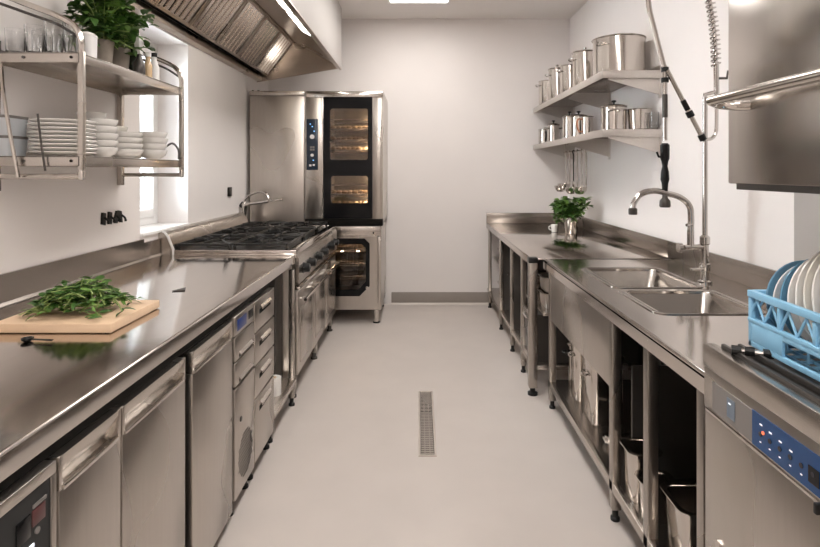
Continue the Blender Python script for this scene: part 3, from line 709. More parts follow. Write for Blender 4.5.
# plastic tubs at the end of the lower shelf
pr = None
for k in range(2):
    tt = thing('plastic_tub', 'pale grey plastic tub, %s of two beside the plates' % ('lower' if k == 0 else 'upper'), 'tub', (-1.684 + 0.06, 2.255, 1.561 + k * 0.082), 'plastic tubs on the lower shelf')
    tt.location.x = -1.664; tt.location.y = 2.225
    if pr is None:
        B().loft([rrect(0, 0, 0.050, 0.11, 0.012, 0), rrect(0, 0, 0.058, 0.125, 0.015, 0.07)], True, True).obj('body', 'tub', tt, local=True)
        B().loft([rrect(0, 0, 0.062, 0.130, 0.016, 0.070), rrect(0, 0, 0.062, 0.130, 0.016, 0.081)], True, True).obj('lid', 'greyfilm', tt, local=True)
        pr = tt
    else:
        for ch in pr.children:
            c = ch.copy(); COL.objects.link(c); c.parent = tt

# glasses and jars on the top shelf
def tumbler(r, h, fl=1.15): return [(0, 0), (r * 0.9, 0), (r, 0.004), (r * fl, h), (r * fl - 0.003, h), (r - 0.003, 0.010), (0, 0.010)]
gl = [(-1.63, 2.20, 0.032, 0.10, 1.12, 'short glass tumbler against the wall'), (-1.555, 2.205, 0.030, 0.115, 1.2, 'glass tumbler second from the wall'),
      (-1.475, 2.205, 0.030, 0.13, 1.25, 'tall flared glass in the middle of the row'), (-1.405, 2.21, 0.027, 0.12, 1.3, 'flared glass next to the corner post'),
      (-1.60, 2.30, 0.030, 0.12, 1.1, 'straight glass in the second row by the wall'), (-1.51, 2.30, 0.032, 0.12, 1.15, 'straight glass in the second row behind the tall one')]
for x, y, r, h, fl, wh in gl:
    o = B().lathe(tumbler(r, h, fl), n=28).obj('glass_tumbler', 'glass'); o.location = (x, y, 1.971)
    tag(o, 'clear %s on the top shelf' % wh, 'glass', 'glasses on the top shelf')
o = thing('salt_jar', 'dark jar with steel lid among the glasses', 'jar', (-1.685 + 0.05, 2.38, 1.971))
B().lathe([(0, 0), (0.03, 0), (0.032, 0.004), (0.032, 0.09), (0, 0.09)], n=22).obj('body', 'inner', o, local=True)
B().lathe([(0, 0.09), (0.033, 0.09), (0.033, 0.108), (0, 0.11)], n=22).obj('lid', 'bright', o, local=True)
o = thing('white_canister', 'white rounded canister next to the basil pots', 'canister', (-1.415, 2.325, 1.971))
B().loft([rrect(0, 0, 0.05, 0.06, 0.016, 0), rrect(0, 0, 0.060, 0.07, 0.02, 0.02), rrect(0, 0, 0.062, 0.072, 0.02, 0.10)], True, True).obj('body', 'label', o, local=True)
B().loft([rrect(0, 0, 0.064, 0.074, 0.021, 0.10), rrect(0, 0, 0.064, 0.074, 0.021, 0.108), rrect(0, 0, 0.044, 0.054, 0.016, 0.118)], True, True).obj('lid', 'china', o, local=True)

# herb pots
def plant(loc, pr, ph, pm, R, HH, nst, nl, LL, label, name='basil_plant', soil=True, group=None, seed=1, dense=1.0):
    rr = random.Random(seed)
    t = thing(name, label, 'plant', loc, group)
    B().lathe([(0, 0), (pr * 0.80, 0), (pr * 0.82, 0.003), (pr, ph - 0.015), (pr * 1.06, ph - 0.015), (pr * 1.06, ph), (pr * 0.94, ph), (pr * 0.9, ph - 0.02), (0, ph - 0.02)], n=26).obj('pot', pm, t, local=True)
    if soil: B().lathe([(0, ph - 0.02), (pr * 0.9, ph - 0.018), (0, ph - 0.010)], n=20).obj('soil', 'soil', t, local=True)
    st = B(); la = B(); lb = B()
    for i in range(nst):
        a = rr.uniform(0, 2 * PI); q = math.sqrt(rr.random())
        tip = Vector((R * q * math.cos(a), R * q * math.sin(a), ph + HH * (1.0 - (0.55 + 0.75 * q * q) * rr.random())))
        b0 = Vector((pr * 0.6 * q * math.cos(a), pr * 0.6 * q * math.sin(a), ph - 0.014))
        mid = (b0 + tip) / 2 + Vector((0, 0, 0.03)); mid.x *= 0.7; mid.y *= 0.7
        pts = spline([b0, mid, tip], 4)
        st.tube(pts, [0.0022] * len(pts), 5)
        for k in range(nl):
            p = pts[min(len(pts) - 1, 2 + int(rr.random() * (len(pts) - 2)))] if k > 3 else pts[-1]
            aa = rr.uniform(0, 2 * PI); el = rr.uniform(-0.35, 0.8)
            d = Vector((math.cos(aa) * math.cos(el), math.sin(aa) * math.cos(el), math.sin(el)))
            l = LL * rr.uniform(0.6, 1.15)
            (lb if rr.random() < 0.30 else la).leaf(p, d, (rr.uniform(-.4, .4), rr.uniform(-.4, .4), 1), l, l * rr.uniform(0.5, 0.68), rr.uniform(0.1, 0.5))
    st.obj('stems', 'stemg', t, local=True)
    la.obj('foliage', 'leaf', t, local=True); lb.obj('young_foliage', 'leaf2', t, local=True)
    return t
plant((-1.475, 2.545, 1.971), 0.044, 0.135, 'terracotta', 0.140, 0.25, 66, 11, 0.055, 'bushy basil in a weathered pot next to the white canister', group='basil pots on the top shelf', seed=3)
plant((-1.475, 2.685, 1.971), 0.046, 0.130, 'terracotta', 0.135, 0.22, 62, 11, 0.055, 'bushy basil in a weathered pot next to the bottles', group='basil pots on the top shelf', seed=5)
# bottles
def bottle(loc, r, h, neck, mat, capmat, label, name='bottle', lab=None):
    t = thing(name, label, 'bottle', loc, 'bottles on the top shelf')
    B().lathe([(0, 0), (r * 0.95, 0), (r, 0.004), (r, h * 0.60), (r * 0.8, h * 0.70), (neck, h * 0.80), (neck, h), (0, h)], n=24).obj('body', mat, t, local=True)
    B().lathe([(0, h), (neck * 1.25, h), (neck * 1.25, h + 0.022), (0, h + 0.024)], n=16).obj('cap', capmat, t, local=True)
    if lab: B().lathe([(r + 0.0005, h * 0.18), (r + 0.001, h * 0.18), (r + 0.001, h * 0.52), (r + 0.0005, h * 0.52)], n=24).obj('label_band', lab, t, local=True)
    return t
bottle((-1.465, 2.792, 1.971), 0.034, 0.27, 0.013, 'bottle', 'black', 'dark tall bottle standing between the spray bottle and white bottle')
bottle((-1.392, 2.80, 1.971), 0.020, 0.115, 0.012, 'amber', 'label', 'small tan bottle at the shelf edge before the dark bottle')
bottle((-1.412, 2.905, 1.971), 0.026, 0.135, 0.013, 'label', 'black', 'white bottle with black cap close to the far post')
t = thing('spray_bottle', 'dark spray bottle with white trigger head beside the basil', 'bottle', (-1.392, 2.712, 1.971))
B().lathe([(0, 0), (0.027, 0), (0.029, 0.004), (0.027, 0.06), (0.013, 0.09), (0.010, 0.11), (0, 0.11)], n=20).obj('body', 'inner', t, local=True)
B().prism([(-0.014, 0.11), (0.014, 0.11), (0.016, 0.16), (0.030, 0.178), (0.028, 0.196), (-0.022, 0.20), (-0.026, 0.16)], 'x', -0.012, 0.012).obj('trigger_head', 'label', t, local=True)

# wall fittings
hooks = [('wide black wall hook, first of the row below the shelf', 2.925, 0.0), ('black wall hook second in the row below the shelf', 2.985, 0.0),
         ('slanted black wall hook third in the row below the shelf', 3.040, 0.02), ('black wall hook closest to the window sill', 3.095, -0.015)]
for lab, y, sl in hooks:
    t = thing('wall_hook', lab, 'hook', (XL, y, 1.22), 'black hooks on the wall below the shelf')
    B().prism([(y - 0.018, 1.215), (y + 0.012, 1.207), (y + 0.016 + sl, 1.272), (y - 0.012 + sl, 1.278)], 'x', XL + 0.0005, XL + 0.012).obj('plate', 'black', t)
    B().tube([(XL + 0.012, y, 1.25), (XL + 0.030, y, 1.235), (XL + 0.034, y, 1.215), (XL + 0.036, y, 1.225)], 0.006, 8, smooth=3).obj('prong', 'black', t)
t = thing('wall_socket', 'small black square socket on the wall above the range', 'socket', (XL, 4.88, 1.31))
B().box(XL + 0.0005, XL + 0.012, 4.835, 4.925, 1.275, 1.355, 0.003).obj('plate', 'black', t)
B().box(XL + 0.012, XL + 0.015, 4.86, 4.90, 1.295, 1.335, 0.002).obj('insert', 'inner', t)

# ------------------------------------------------------------------ board, herbs and small things on the worktop
t = thing('cutting_board', 'thick pale wooden chopping board under the chopped herbs', 'board', (-1.232, 1.993, CZ + 0.001))
B().box(-0.203, 0.203, -0.172, 0.172, 0.002, 0.033, 0.004).obj('slab', 'board', t, local=True)
bb = B()
for sx in (-1, 1):
    for sy in (-1, 1): bb.lathe([(0, 0), (0.010, 0), (0.010, 0.004), (0, 0.004)], (sx * 0.18, sy * 0.15, 0), 10)
bb.obj('rubber_feet', 'black', t, local=True)
rr = random.Random(21); st = B(); la = B(); lb = B()
cx, cy, cz = -1.215, 1.975, CZ + 0.036
def hz(x, y): 
    q = ((x - cx) / 0.165) ** 2 + ((y - cy) / 0.125) ** 2
    return max(0.0, 0.115 * (1 - q) ** 1.0) if q < 1 else 0.0
for i in range(190):
    a = rr.uniform(0, 2 * PI); q = math.sqrt(rr.random())
    x = cx + 0.125 * q * math.cos(a); y = cy + 0.085 * q * math.sin(a)
    z = cz + hz(x, y) * (0.25 + 0.75 * rr.random())
    th = rr.uniform(0, 2 * PI) if rr.random() < 0.5 else rr.gauss(PI * 0.9, 0.5)
    d = Vector((math.cos(th), math.sin(th), rr.uniform(-0.2, 0.25)))
    Ls = rr.uniform(0.05, 0.11)
    p0 = Vector((x, y, z)); p2 = p0 + d * Ls
    p2.x = min(max(p2.x, -1.41), -1.05); p2.y = min(max(p2.y, 1.84), 2.14); p2.z = max(cz + 0.002, min(p2.z, cz + hz(p2.x, p2.y) + 0.012))
    mid = (p0 + p2) / 2 + Vector((rr.uniform(-.015, .015), rr.uniform(-.015, .015), rr.uniform(0, .02)))
    pts = spline([p0, mid, p2], 4)
    if rr.random() < 0.6: st.tube(pts, rr.uniform(0.0014, 0.0028), 5)
    for k in range(4):
        p = pts[rr.randrange(len(pts))]; aa = rr.uniform(0, 2 * PI); el = rr.uniform(-0.15, 0.55)
        dd = Vector((math.cos(aa) * math.cos(el), math.sin(aa) * math.cos(el), math.sin(el))); l = rr.uniform(0.022, 0.048)
        (lb if rr.random() < 0.3 else la).leaf(p, dd, (rr.uniform(-.6, .6), rr.uniform(-.6, .6), 1), l, l * rr.uniform(0.28, 0.5), rr.uniform(-0.1, 0.4))
for i in range(16):    # pale stem ends poking out at one side
    y = cy + rr.uniform(-0.07, 0.04); z = cz + rr.uniform(0.004, 0.03)
    x0 = cx - rr.uniform(0.08, 0.11)
    st.tube([(x0, y, z + 0.01), (x0 - rr.uniform(0.04, 0.085), y - rr.uniform(0, 0.04), max(cz + 0.004, z - 0.012))], rr.uniform(0.002, 0.0042), 6)
t = thing('herb_heap', 'loose heap of fresh green herbs piled on the wooden board', 'herbs', (cx, cy, CZ + 0.034))
t['kind'] = 'stuff'
la.obj('foliage', 'leaf', t); lb.obj('young_foliage', 'leaf2', t); st.obj('stems', 'stemg', t)
t = thing('measuring_spoon', 'small black spoon lying on the worktop before the board', 'spoon', (-1.22, 1.735, CZ + 0.001), None, math.radians(-8))
B().lathe([(0, 0), (0.010, 0), (0.017, 0.006), (0.018, 0.012), (0.015, 0.012), (0.010, 0.004), (0, 0.003)], (-0.03, 0, 0), 16).obj('bowl', 'black', t, local=True)
B().box(-0.014, 0.06, -0.005, 0.005, 0.006, 0.010, 0.002).obj('handle', 'black', t, local=True)
o = B().prism([(0, 0), (0.055, 0.01), (0.03, 0.075)], 'z', 0, 0.004).obj('dough_scraper', 'inner'); o.location = (-1.115, 2.46, CZ + 0.001)
tag(o, 'small dark triangular scraper lying on bare worktop', 'scraper')

# ------------------------------------------------------------------ far work table along the opposite wall
TZ = 0.915; TX = 0.757; TB = XR - 0.012
t = thing('work_table', 'long steel work table with open bays against the back wall corner', 'table', (1.2, 4.9, 0))
TY0, TY1 = 3.66, 6.13
b = B(); b.box(TX, TB, TY0, TY1, TZ - 0.012, TZ, 0.003).box(TX, TX + 0.004, TY0, TY1, TZ - 0.055, TZ - 0.006, 0.0015)
b.obj('tabletop', 'top', t)
b = B(); b.box(TB - 0.018, TB, TY0, TY1, TZ, TZ + 0.115, 0.003).box(TX + 0.0, TB - 0.018, TY1 - 0.018, TY1, TZ, TZ + 0.115, 0.003); b.obj('splashback', 'splash', t)
B().box(TX + 0.01, TB, TY0 + 0.02, TY1, 0.155, 0.185, 0.003).obj('undershelf', 'steelh', t)
B().box(TX + 0.08, TB, TY0 + 0.02, TY1, 0.52, 0.54, 0.002).obj('middle_shelf', 'steelh', t)
B().box(TB - 0.02, TB - 0.008, TY0 + 0.02, TY1, 0.185, TZ - 0.013).obj('shade_backing', 'inner', t)  # dark sheet added over the pale wall to shade the bays
for y in (5.165, 4.52): B().box(TX + 0.03, TB - 0.02, y, y + 0.02, 0.186, TZ - 0.013).obj('shade_divider', 'inner', t)  # solid dark panels added so the bays look shaded
for y in (5.99, 5.165, 4.54, 4.07): leg(t, TX + 0.022, y, 0, TZ - 0.013, 0.036)
for y in (5.99, 4.54, 3.72): leg(t, TB - 0.06, y, 0, TZ - 0.013, 0.036)
l = B().box(TX - 0.022, TX + 0.034, TY0 - 0.028, TY0 + 0.030, 0.05, TZ - 0.03, 0.004).obj('corner_post', 'legs', t)
B().box(TX - 0.025, TX + 0.037, TY0 - 0.031, TY0 + 0.033, TZ - 0.030, TZ + 0.006, 0.004).obj('post_cap', 'black', l)
B().lathe([(0, 0), (0.034, 0), (0.034, 0.016), (0.018, 0.024), (0.018, 0.05), (0, 0.05)], (TX + 0.006, TY0, 0), 16).obj('foot', 'black', l)
# under-table glass fridge
t = thing('glass_door_fridge', 'small undercounter fridge with framed glass door below the work table', 'fridge', (1.1, 3.85, 0.186))
b = B(); b.box(TX + 0.05, 1.50, 3.73, 3.745, 0.187, 0.515).box(TX + 0.05, 1.50, 4.02, 4.035, 0.187, 0.515).box(1.485, 1.50, 3.745, 4.02, 0.187, 0.515).box(TX + 0.05, 1.485, 3.745, 4.02, 0.187, 0.20).box(TX + 0.05, 1.485, 3.745, 4.02, 0.500, 0.515)
b.obj('body', 'inner', t)
b = B(); b.box(TX + 0.01, TX + 0.035, 3.72, 3.755, 0.187, 0.515, 0.003).box(TX + 0.01, TX + 0.035, 4.01, 4.04, 0.187, 0.515, 0.003).box(TX + 0.01, TX + 0.035, 3.755, 4.01, 0.187, 0.22, 0.003).box(TX + 0.01, TX + 0.035, 3.755, 4.01, 0.485, 0.515, 0.003)
d = b.obj('door', 'steel', t)
B().box(TX + 0.018, TX + 0.023, 3.755, 4.01, 0.22, 0.485).obj('pane', 'pane', d)
B().tube([(TX - 0.002, 3.80, 0.47), (TX - 0.002, 3.97, 0.47)], 0.007, 8).tube([(TX + 0.012, 3.81, 0.47), (TX - 0.002, 3.81, 0.47)], 0.005, 6).tube([(TX + 0.012, 3.96, 0.47), (TX - 0.002, 3.96, 0.47)], 0.005, 6).obj('handle', 'chrome', d)
# things stored in the bays
def gn_pan(loc, w, d, h, label, group, name='food_pan', mat='bright', cat='pan', rot=0.0):
    t = thing(name, label, cat, loc, group, rot)
    B().loft([rrect(0, 0, w * 0.86, d * 0.86, 0.02, 0), rrect(0, 0, w * 0.90, d * 0.90, 0.025, 0.01), rrect(0, 0, w, d, 0.03, h), rrect(0, 0, w * 0.985, d * 0.985, 0.029, h), rrect(0, 0, w * 0.885, d * 0.885, 0.024, 0.013)], True, True).obj('body', mat, t, local=True)
    B().loft([rrect(0, 0, w, d, 0.03, h - 0.004), rrect(0, 0, w + 0.03, d + 0.03, 0.035, h - 0.001), rrect(0, 0, w + 0.03, d + 0.03, 0.035, h + 0.003), rrect(0, 0, w - 0.004, d - 0.004, 0.03, h + 0.002), rrect(0, 0, w, d, 0.03, h - 0.004)]).obj('rim', mat, t, local=True)
    return t
for k, (y, z, hh, lab) in enumerate(((5.55, 0.186, 0.24, 'white storage tub on the lower shelf of the bay next to the back wall'), (5.55, 0.541, 0.22, 'white storage tub on the middle shelf of the bay next to the back wall'))):
    t = gn_pan((1.02, y, z), 0.34, 0.42, hh, lab, 'storage tubs under the work table', 'storage_tub', 'label', 'tub')
    B().tube([(-0.187, -0.08, hh * 0.7), (-0.205, -0.07, hh * 0.72), (-0.205, 0.07, hh * 0.72), (-0.187, 0.08, hh * 0.7)], 0.008, 8).obj('handle', 'chrome', t, local=True)
pot((1.0, 4.85, 0.541), 0.13, 0.19, 'steel lidded pot on the middle shelf of the second bay from the back wall', 'pots under the work table')
pot((1.0, 4.85, 0.186), 0.15, 0.20, 'steel lidded pot on the lower shelf of the second bay from the back wall', 'pots under the work table')
gn_pan((1.0, 4.30, 0.186), 0.28, 0.26, 0.18, 'steel food pan on the lower shelf of the third bay from the back wall', 'pans under the work table')
gn_pan((1.0, 4.30, 0.541), 0.28, 0.26, 0.15, 'steel food pan on the middle shelf of the third bay from the back wall', 'pans under the work table')
for k, (z, nm) in enumerate(((0.541, 'lower'), (0.652, 'upper'))):
    gn_pan((0.98, 3.88, z), 0.22, 0.20, 0.105, 'steel food pan, %s of two above the glass-door fridge' % nm, 'food pans above the fridge', 'food_pan', 'steel', 'pan')
gn_pan((0.98, 3.88, 0.201), 0.22, 0.20, 0.14, 'pale plastic tub inside the glass-door fridge', None, 'storage_tub', 'tub', 'tub')

# ------------------------------------------------------------------ sink table
SXF = 0.820; SY_0, SY_1 = 1.565, 3.60
t = thing('sink_table', 'long steel sink table with two bowls and apron front', 'sink', (1.25, 2.6, 0))
bowls = [(0.985, 1.415, 2.235, 2.665), (0.990, 1.435, 2.735, 3.270)]
xs = [SXF, 0.995, 1.405, 1.425, TB]
ys = [SY_0, 2.245, 2.655, 2.745, 3.26, SY_1]
b = B(); b.slab([SXF, 1.000, 1.405, TB], ys, [(1, 1), (1, 3)], TZ - 0.012, TZ)
b.box(SXF, SXF + 0.004, SY_0, SY_1, TZ - 0.058, TZ - 0.004, 0.001).box(SXF + 0.004, TB, SY_0, SY_0 + 0.004, TZ - 0.058, TZ - 0.012)
b.obj('tabletop', 'top', t, angle=20)
b = B()
b.box(SXF + 0.002, TB, SY_0 + 0.002, SY_0 + 0.020, TZ, TZ + 0.008, 0.003).box(SXF, SXF + 0.014, SY_0, SY_1, TZ, TZ + 0.008, 0.003).obj('drip_edge', 'top', t)
B().box(TB - 0.018, TB, 0.7, 3.659, TZ, TZ + 0.115, 0.001).obj('splashback', 'splash', t)
for (bx0, bx1, by0, by1) in bowls:
    bx0, bx1 = 0.990, 1.415
    cx, cy, w, d = (bx0 + bx1) / 2, (by0 + by1) / 2, bx1 - bx0, by1 - by0
    rings = [rrect(cx, cy, w + 0.05, d + 0.04, 0.06, TZ + 0.0005), rrect(cx, cy, w + 0.05, d + 0.04, 0.06, TZ + 0.004), rrect(cx, cy, w + 0.01, d + 0.01, 0.052, TZ + 0.004),
             rrect(cx, cy, w - 0.012, d - 0.012, 0.05, TZ - 0.006), rrect(cx, cy, w - 0.05, d - 0.05, 0.05, TZ - 0.19), rrect(cx, cy, w - 0.09, d - 0.09, 0.05, TZ - 0.225), rrect(cx, cy, w - 0.15, d - 0.15, 0.05, TZ - 0.232)]
    bo = B().loft(rings, False, True).obj('sink_bowl', 'sink', t, angle=50)
    B().lathe([(0, 0.001), (0.022, 0.001), (0.030, 0.004), (0.040, 0.002), (0.040, 0)], (cx, cy, TZ - 0.232), 20).obj('drain', 'chrome', bo)
B().box(SXF + 0.006, SXF + 0.020, 2.36, 3.42, 0.565, TZ - 0.012, 0.002).obj('apron', 'steel', t)
for y in (3.45, 2.345, 1.985, 1.60):
    for x in (SXF + 0.024, TB - 0.06): leg(t, x, y, 0, TZ - 0.013, 0.040)
B().box(SXF + 0.004, SXF + 0.030, SY_0, SY_1 - 0.13, 0.130, 0.172, 0.002).box(SXF + 0.030, TB, SY_0, SY_1 - 0.13, 0.160, 0.172).obj('undershelf', 'steelh', t)
B().box(TB - 0.02, TB - 0.008, SY_0, SY_1, 0.172, TZ - 0.013).obj('shade_backing', 'inner', t)  # dark sheet added to give the space under the sink its shade
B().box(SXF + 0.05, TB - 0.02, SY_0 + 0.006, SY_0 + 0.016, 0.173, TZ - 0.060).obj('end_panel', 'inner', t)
B().box(SXF + 0.10, TB - 0.02, 2.35, 2.362, 0.173, 0.66).obj('shade_divider', 'inner', t)  # dark panel shading the bay like those of the work table

# stored under the sink
Z0 = 0.173
def bin_(loc, w, d, h, label, mat='bright'):
    t = thing('steel_bin', label, 'bin', loc, 'steel bins under the sink')
    B().loft([rrect(0, 0, w * 0.94, d * 0.94, 0.03, 0), rrect(0, 0, w, d, 0.034, 0.015), rrect(0, 0, w, d, 0.034, h - 0.02), rrect(0, 0, w + 0.010, d + 0.010, 0.036, h - 0.015), rrect(0, 0, w + 0.010, d + 0.010, 0.036, h)], True, True).obj('body', mat, t, local=True)
    l = B().loft([rrect(0, 0, w + 0.016, d + 0.016, 0.04, h), rrect(0, 0, w + 0.016, d + 0.016, 0.04, h + 0.014), rrect(0, 0, w - 0.02, d - 0.02, 0.03, h + 0.024)], True, True).obj('lid', mat, t, local=True)
    B().tube([(-w / 2 - 0.001, -0.03, h * 0.72), (-w / 2 - 0.02, -0.025, h * 0.70), (-w / 2 - 0.02, 0.025, h * 0.70), (-w / 2 - 0.001, 0.03, h * 0.72)], 0.006, 8, smooth=3).obj('handle', 'chrome', t, local=True)
    return t
bin_((0.985, 2.93, Z0), 0.17, 0.20, 0.34, 'large upright steel bin under the sink apron')
bin_((0.965, 3.19, Z0), 0.13, 0.13, 0.36, 'slim upright steel bin beside the large one under the sink')
t = pot((1.00, 3.37, Z0), 0.075, 0.25, 'tall narrow steel pot with black lid knob at the end of the sink shelf', None, knob='black', hmat='black')
t = pot((1.28, 2.62, Z0), 0.10, 0.10, 'shallow lidded steel pan far back on the sink shelf', None, handle='loop')
o = thing('steel_scoop', 'small bright steel scoop lying on the shelf under the sink apron', 'scoop', (0.93, 2.66, Z0))
B().lathe([(0, 0), (0.02, 0.0), (0.032, 0.02), (0.034, 0.034), (0.031, 0.034), (0.018, 0.004), (0, 0.003)], n=18).obj('cup', 'chrome', o, local=True)
B().tube([(0.03, 0, 0.03), (0.10, 0.02, 0.035)], 0.006, 8).obj('handle', 'chrome', o, local=True)
gn_pan((0.905, 2.225, Z0), 0.11, 0.12, 0.20, 'tall steel food pan standing in the middle bay of the sink shelf', 'food pans under the sink')
gn_pan((0.905, 2.085, Z0), 0.11, 0.085, 0.15, 'short steel food pan beside the tall one in the middle bay', 'food pans under the sink')
gn_pan((0.960, 1.865, Z0), 0.18, 0.16, 0.205, 'rectangular steel food pan in the bay next to the dishwasher', 'food pans under the sink')
pot((1.25, 1.82, Z0), 0.12, 0.18, 'dark lidded pot behind the food pan next to the dishwasher', None, mat='inner', knob='chrome')
pot((1.26, 2.17, Z0), 0.11, 0.22, 'dark lidded pot in the back of the middle sink bay', None, mat='inner', knob='chrome')

# ------------------------------------------------------------------ pre-rinse tap
FYY = 2.70
FY = 2.85
t = thing('pre_rinse_tap', 'tall chrome pre-rinse tap with spring hose and swan-neck spout at the sink', 'tap', (1.50, FY, TZ))
x0 = 1.495
b = B(); b.lathe([(0, 0), (0.034, 0), (0.034, 0.010), (0.020, 0.016), (0.020, 0.06), (0.026, 0.064), (0.026, 0.10), (0.019, 0.104), (0.019, 0.20), (0.025, 0.205), (0.025, 0.24), (0.014, 0.25), (0, 0.25)], (x0, FY, TZ), 18)
b.tube([(x0, FY, TZ + 0.19), (1.385, FY - 0.005, TZ + 0.185)], 0.014, 12).tube([(1.42, FY, TZ + 0.18), (1.42, FY, TZ + 0.275)], 0.017, 12)
b.obj('body', 'chrome', t)
b = B().tube([(1.37, FY - 0.006, TZ + 0.185), (1.352, FY - 0.006, TZ + 0.185)], 0.026, 14); b.obj('valve_wheel', 'chrome', t)
for (dx, dz) in ((-0.035, 0.075), (-0.045, 0.305)):
    B().tube([(x0 if dz < 0.2 else 1.42, FY - 0.01, TZ + dz), (x0 + dx - 0.05 if dz < 0.2 else 1.385, FY - 0.03, TZ + dz)], 0.008, 8).obj('lever', 'chrome', t)
B().tube([(1.42, FY, TZ + 0.27), (1.422, FY, 1.26), (1.412, FY, 1.32), (1.365, FY, 1.362), (1.30, FY, 1.382), (1.235, FY, 1.396), (1.165, FY, 1.382), (1.125, FY, 1.335), (1.118, FY, 1.30)], 0.0155, 12, smooth=5).obj('spout', 'chrome', t)
B().lathe([(0, 0), (0.020, 0), (0.022, 0.006), (0.022, 0.030), (0.016, 0.036), (0, 0.036)], (1.118, FY, 1.272), 16).obj('aerator', 'inner', t)
B().tube([(x0, FY, TZ + 0.24), (x0, FY, 1.885)], 0.0125, 12).tube([(x0, FY, 1.880), (x0, FY, 1.90), (x0 + 0.02, FY, 1.905), (1.555, FY, 1.915)], 0.010, 10).obj('riser_pole', 'chrome', t)
B().tube([(1.556, FY, 1.92), (1.556, FY, 1.76), (1.552, FY, 1.70), (1.53, FY, 1.67), (1.495, FY, 1.665)], 0.009, 10, smooth=4).obj('return_pipe', 'chrome', t)
B().tube([(1.556, FY, 1.90), (1.554, FY, 2.06)], 0.013, 12).obj('hose_socket', 'chrome', t)
b = B().tube([(1.555, FY, 1.985), (1.61, FY, 1.985), (1.615, FY, 2.02), (XR - 0.01, FY, 2.02)], 0.007, 8).box(XR - 0.012, XR - 0.001, FY - 0.02, FY + 0.02, 1.93, 2.05, 0.003); b.obj('wall_bracket', 'inner', t)
# hose centreline: up from the socket, over the top and down to the hand spray
cl = spline([Vector(p) for p in ((1.554, FY, 2.05), (1.545, FY, 2.22), (1.515, FY, 2.42), (1.47, FY, 2.60), (1.38, FY, 2.74), (1.27, FY, 2.72), (1.205, FY, 2.55), (1.200, FY, 2.38), (1.235, FY, 2.22), (1.284, FY, 2.03))], 10)
B().tube(cl, 0.009, 10).obj('hose', 'chrome', t)
# helical spring around the rising part
co = []; acc = 0.0; end = 42
for i in range(end):
    for q in range(8):
        f_ = q / 8; p = cl[i].lerp(cl[i + 1], f_); tg = (cl[i + 1] - cl[i]); acc += tg.length / 8
        tg.normalize(); n1 = Vector((0, 1, 0)); n2 = tg.cross(n1)
        ang = acc / 0.024 * 2 * PI
        co.append(p + (n1 * math.cos(ang) + n2 * math.sin(ang)) * 0.021)
B().tube(co, 0.0048, 6).obj('spring', 'chrome', t)
B().tube(cl[60:], 0.0135, 10).obj('hose_sleeve', 'steelh', t)
xg = 1.286
B().tube([(xg, FY, 2.05), (xg, FY, 1.66)], 0.012, 12).obj('spray_pipe', 'chrome', t)
b = B()
for z in (2.03, 1.975): b.tube([(xg, FY, z + 0.012), (xg, FY, z - 0.012)], 0.019, 12)
b.obj('collar', 'black', t)
B().tube([(xg, FY, 1.90), (xg, FY, 1.78)], 0.0135, 12).obj('grip_band', 'inner', t)
b = B().lathe([(0, 0), (0.014, 0), (0.016, 0.04), (0.022, 0.06), (0.020, 0.10), (0.013, 0.13), (0.017, 0.155), (0.023, 0.17), (0.023, 0.24), (0.015, 0.25), (0, 0.25)], (xg, FY, 1.395), 16)
b.tube([(xg, FY, 1.57), (xg - 0.035, FY - 0.005, 1.575), (xg - 0.045, FY - 0.005, 1.60)], 0.006, 8)
h = b.obj('hand_spray', 'black', t)
B().lathe([(0, 0), (0.024, 0), (0.028, 0.008), (0.026, 0.035), (0.014, 0.05), (0.012, 0.085), (0, 0.085)], (xg, FY, 1.31), 16).obj('spray_head', 'inner', h)
B().tube([(1.292, FY - 0.012, 2.025), (1.478, FY - 0.012, 1.668)], 0.011, 12).obj('support_arm', 'steelh', t)
va, vb = Vector((1.292, FY - 0.012, 2.025)), Vector((1.478, FY - 0.012, 1.668))
for f0, f1, r in ((0.44, 0.58, 0.014), (0.60, 0.68, 0.019), (0.94, 1.02, 0.018)): B().tube([va.lerp(vb, f0), va.lerp(vb, f1)], r, 12).obj('clamp', 'black', t)

# ------------------------------------------------------------------ wall shelves with pots
def wall_shelf(z, label):
    t = thing('wall_shelf', label, 'shelf', (1.49, 4.95, z - 0.05), 'wall shelves for pots')
    B().box(1.286, XR - 0.003, 3.804, 6.116, z - 0.008, z, 0.001).obj('shelf', 'splash', t)  # sheet darker than its frame, putting shade into the underside colour
    b = B(); b.box(1.282, 1.286, 3.80, 6.12, z - 0.055, z - 0.001, 0.001).box(1.286, XR - 0.003, 3.80, 3.804, z - 0.055, z - 0.001, 0.001).box(1.286, XR - 0.003, 6.116, 6.12, z - 0.055, z - 0.001, 0.001)
    b.box(XR - 0.007, XR - 0.003, 3.80, 6.12, z, z + 0.04)
    b.obj('edge_frame', 'shelfs', t)
    for y in (3.83, 4.85, 5.95): B().prism([(1.33, z - 0.055), (1.33, z - 0.062), (XR - 0.003, z - 0.17), (XR - 0.003, z - 0.007), (1.40, z - 0.007)], 'y', y, y + 0.006).obj('bracket', 'shelfs', t)
    for y in (3.83, 4.85, 5.95): B().box(XR - 0.012, XR - 0.002, y - 0.018, y + 0.024, z - 0.19, z + 0.03, 0.002).obj('wall_rail', 'shelfs', t)
    return t
wall_shelf(2.204, 'upper of the two steel wall shelves, holding large stockpots')
ls = wall_shelf(1.793, 'lower of the two steel wall shelves, with ladles hanging below')
G = 'pots on the upper wall shelf'; zu = 2.205
pot((1.485, 4.055, zu), 0.185, 0.265, 'largest stockpot with black lid knob on the upper wall shelf', G, knob='black', rot=0.6)
pot((1.42, 4.66, zu), 0.105, 0.300, 'tall lidded stockpot behind the largest one on the upper shelf', G)
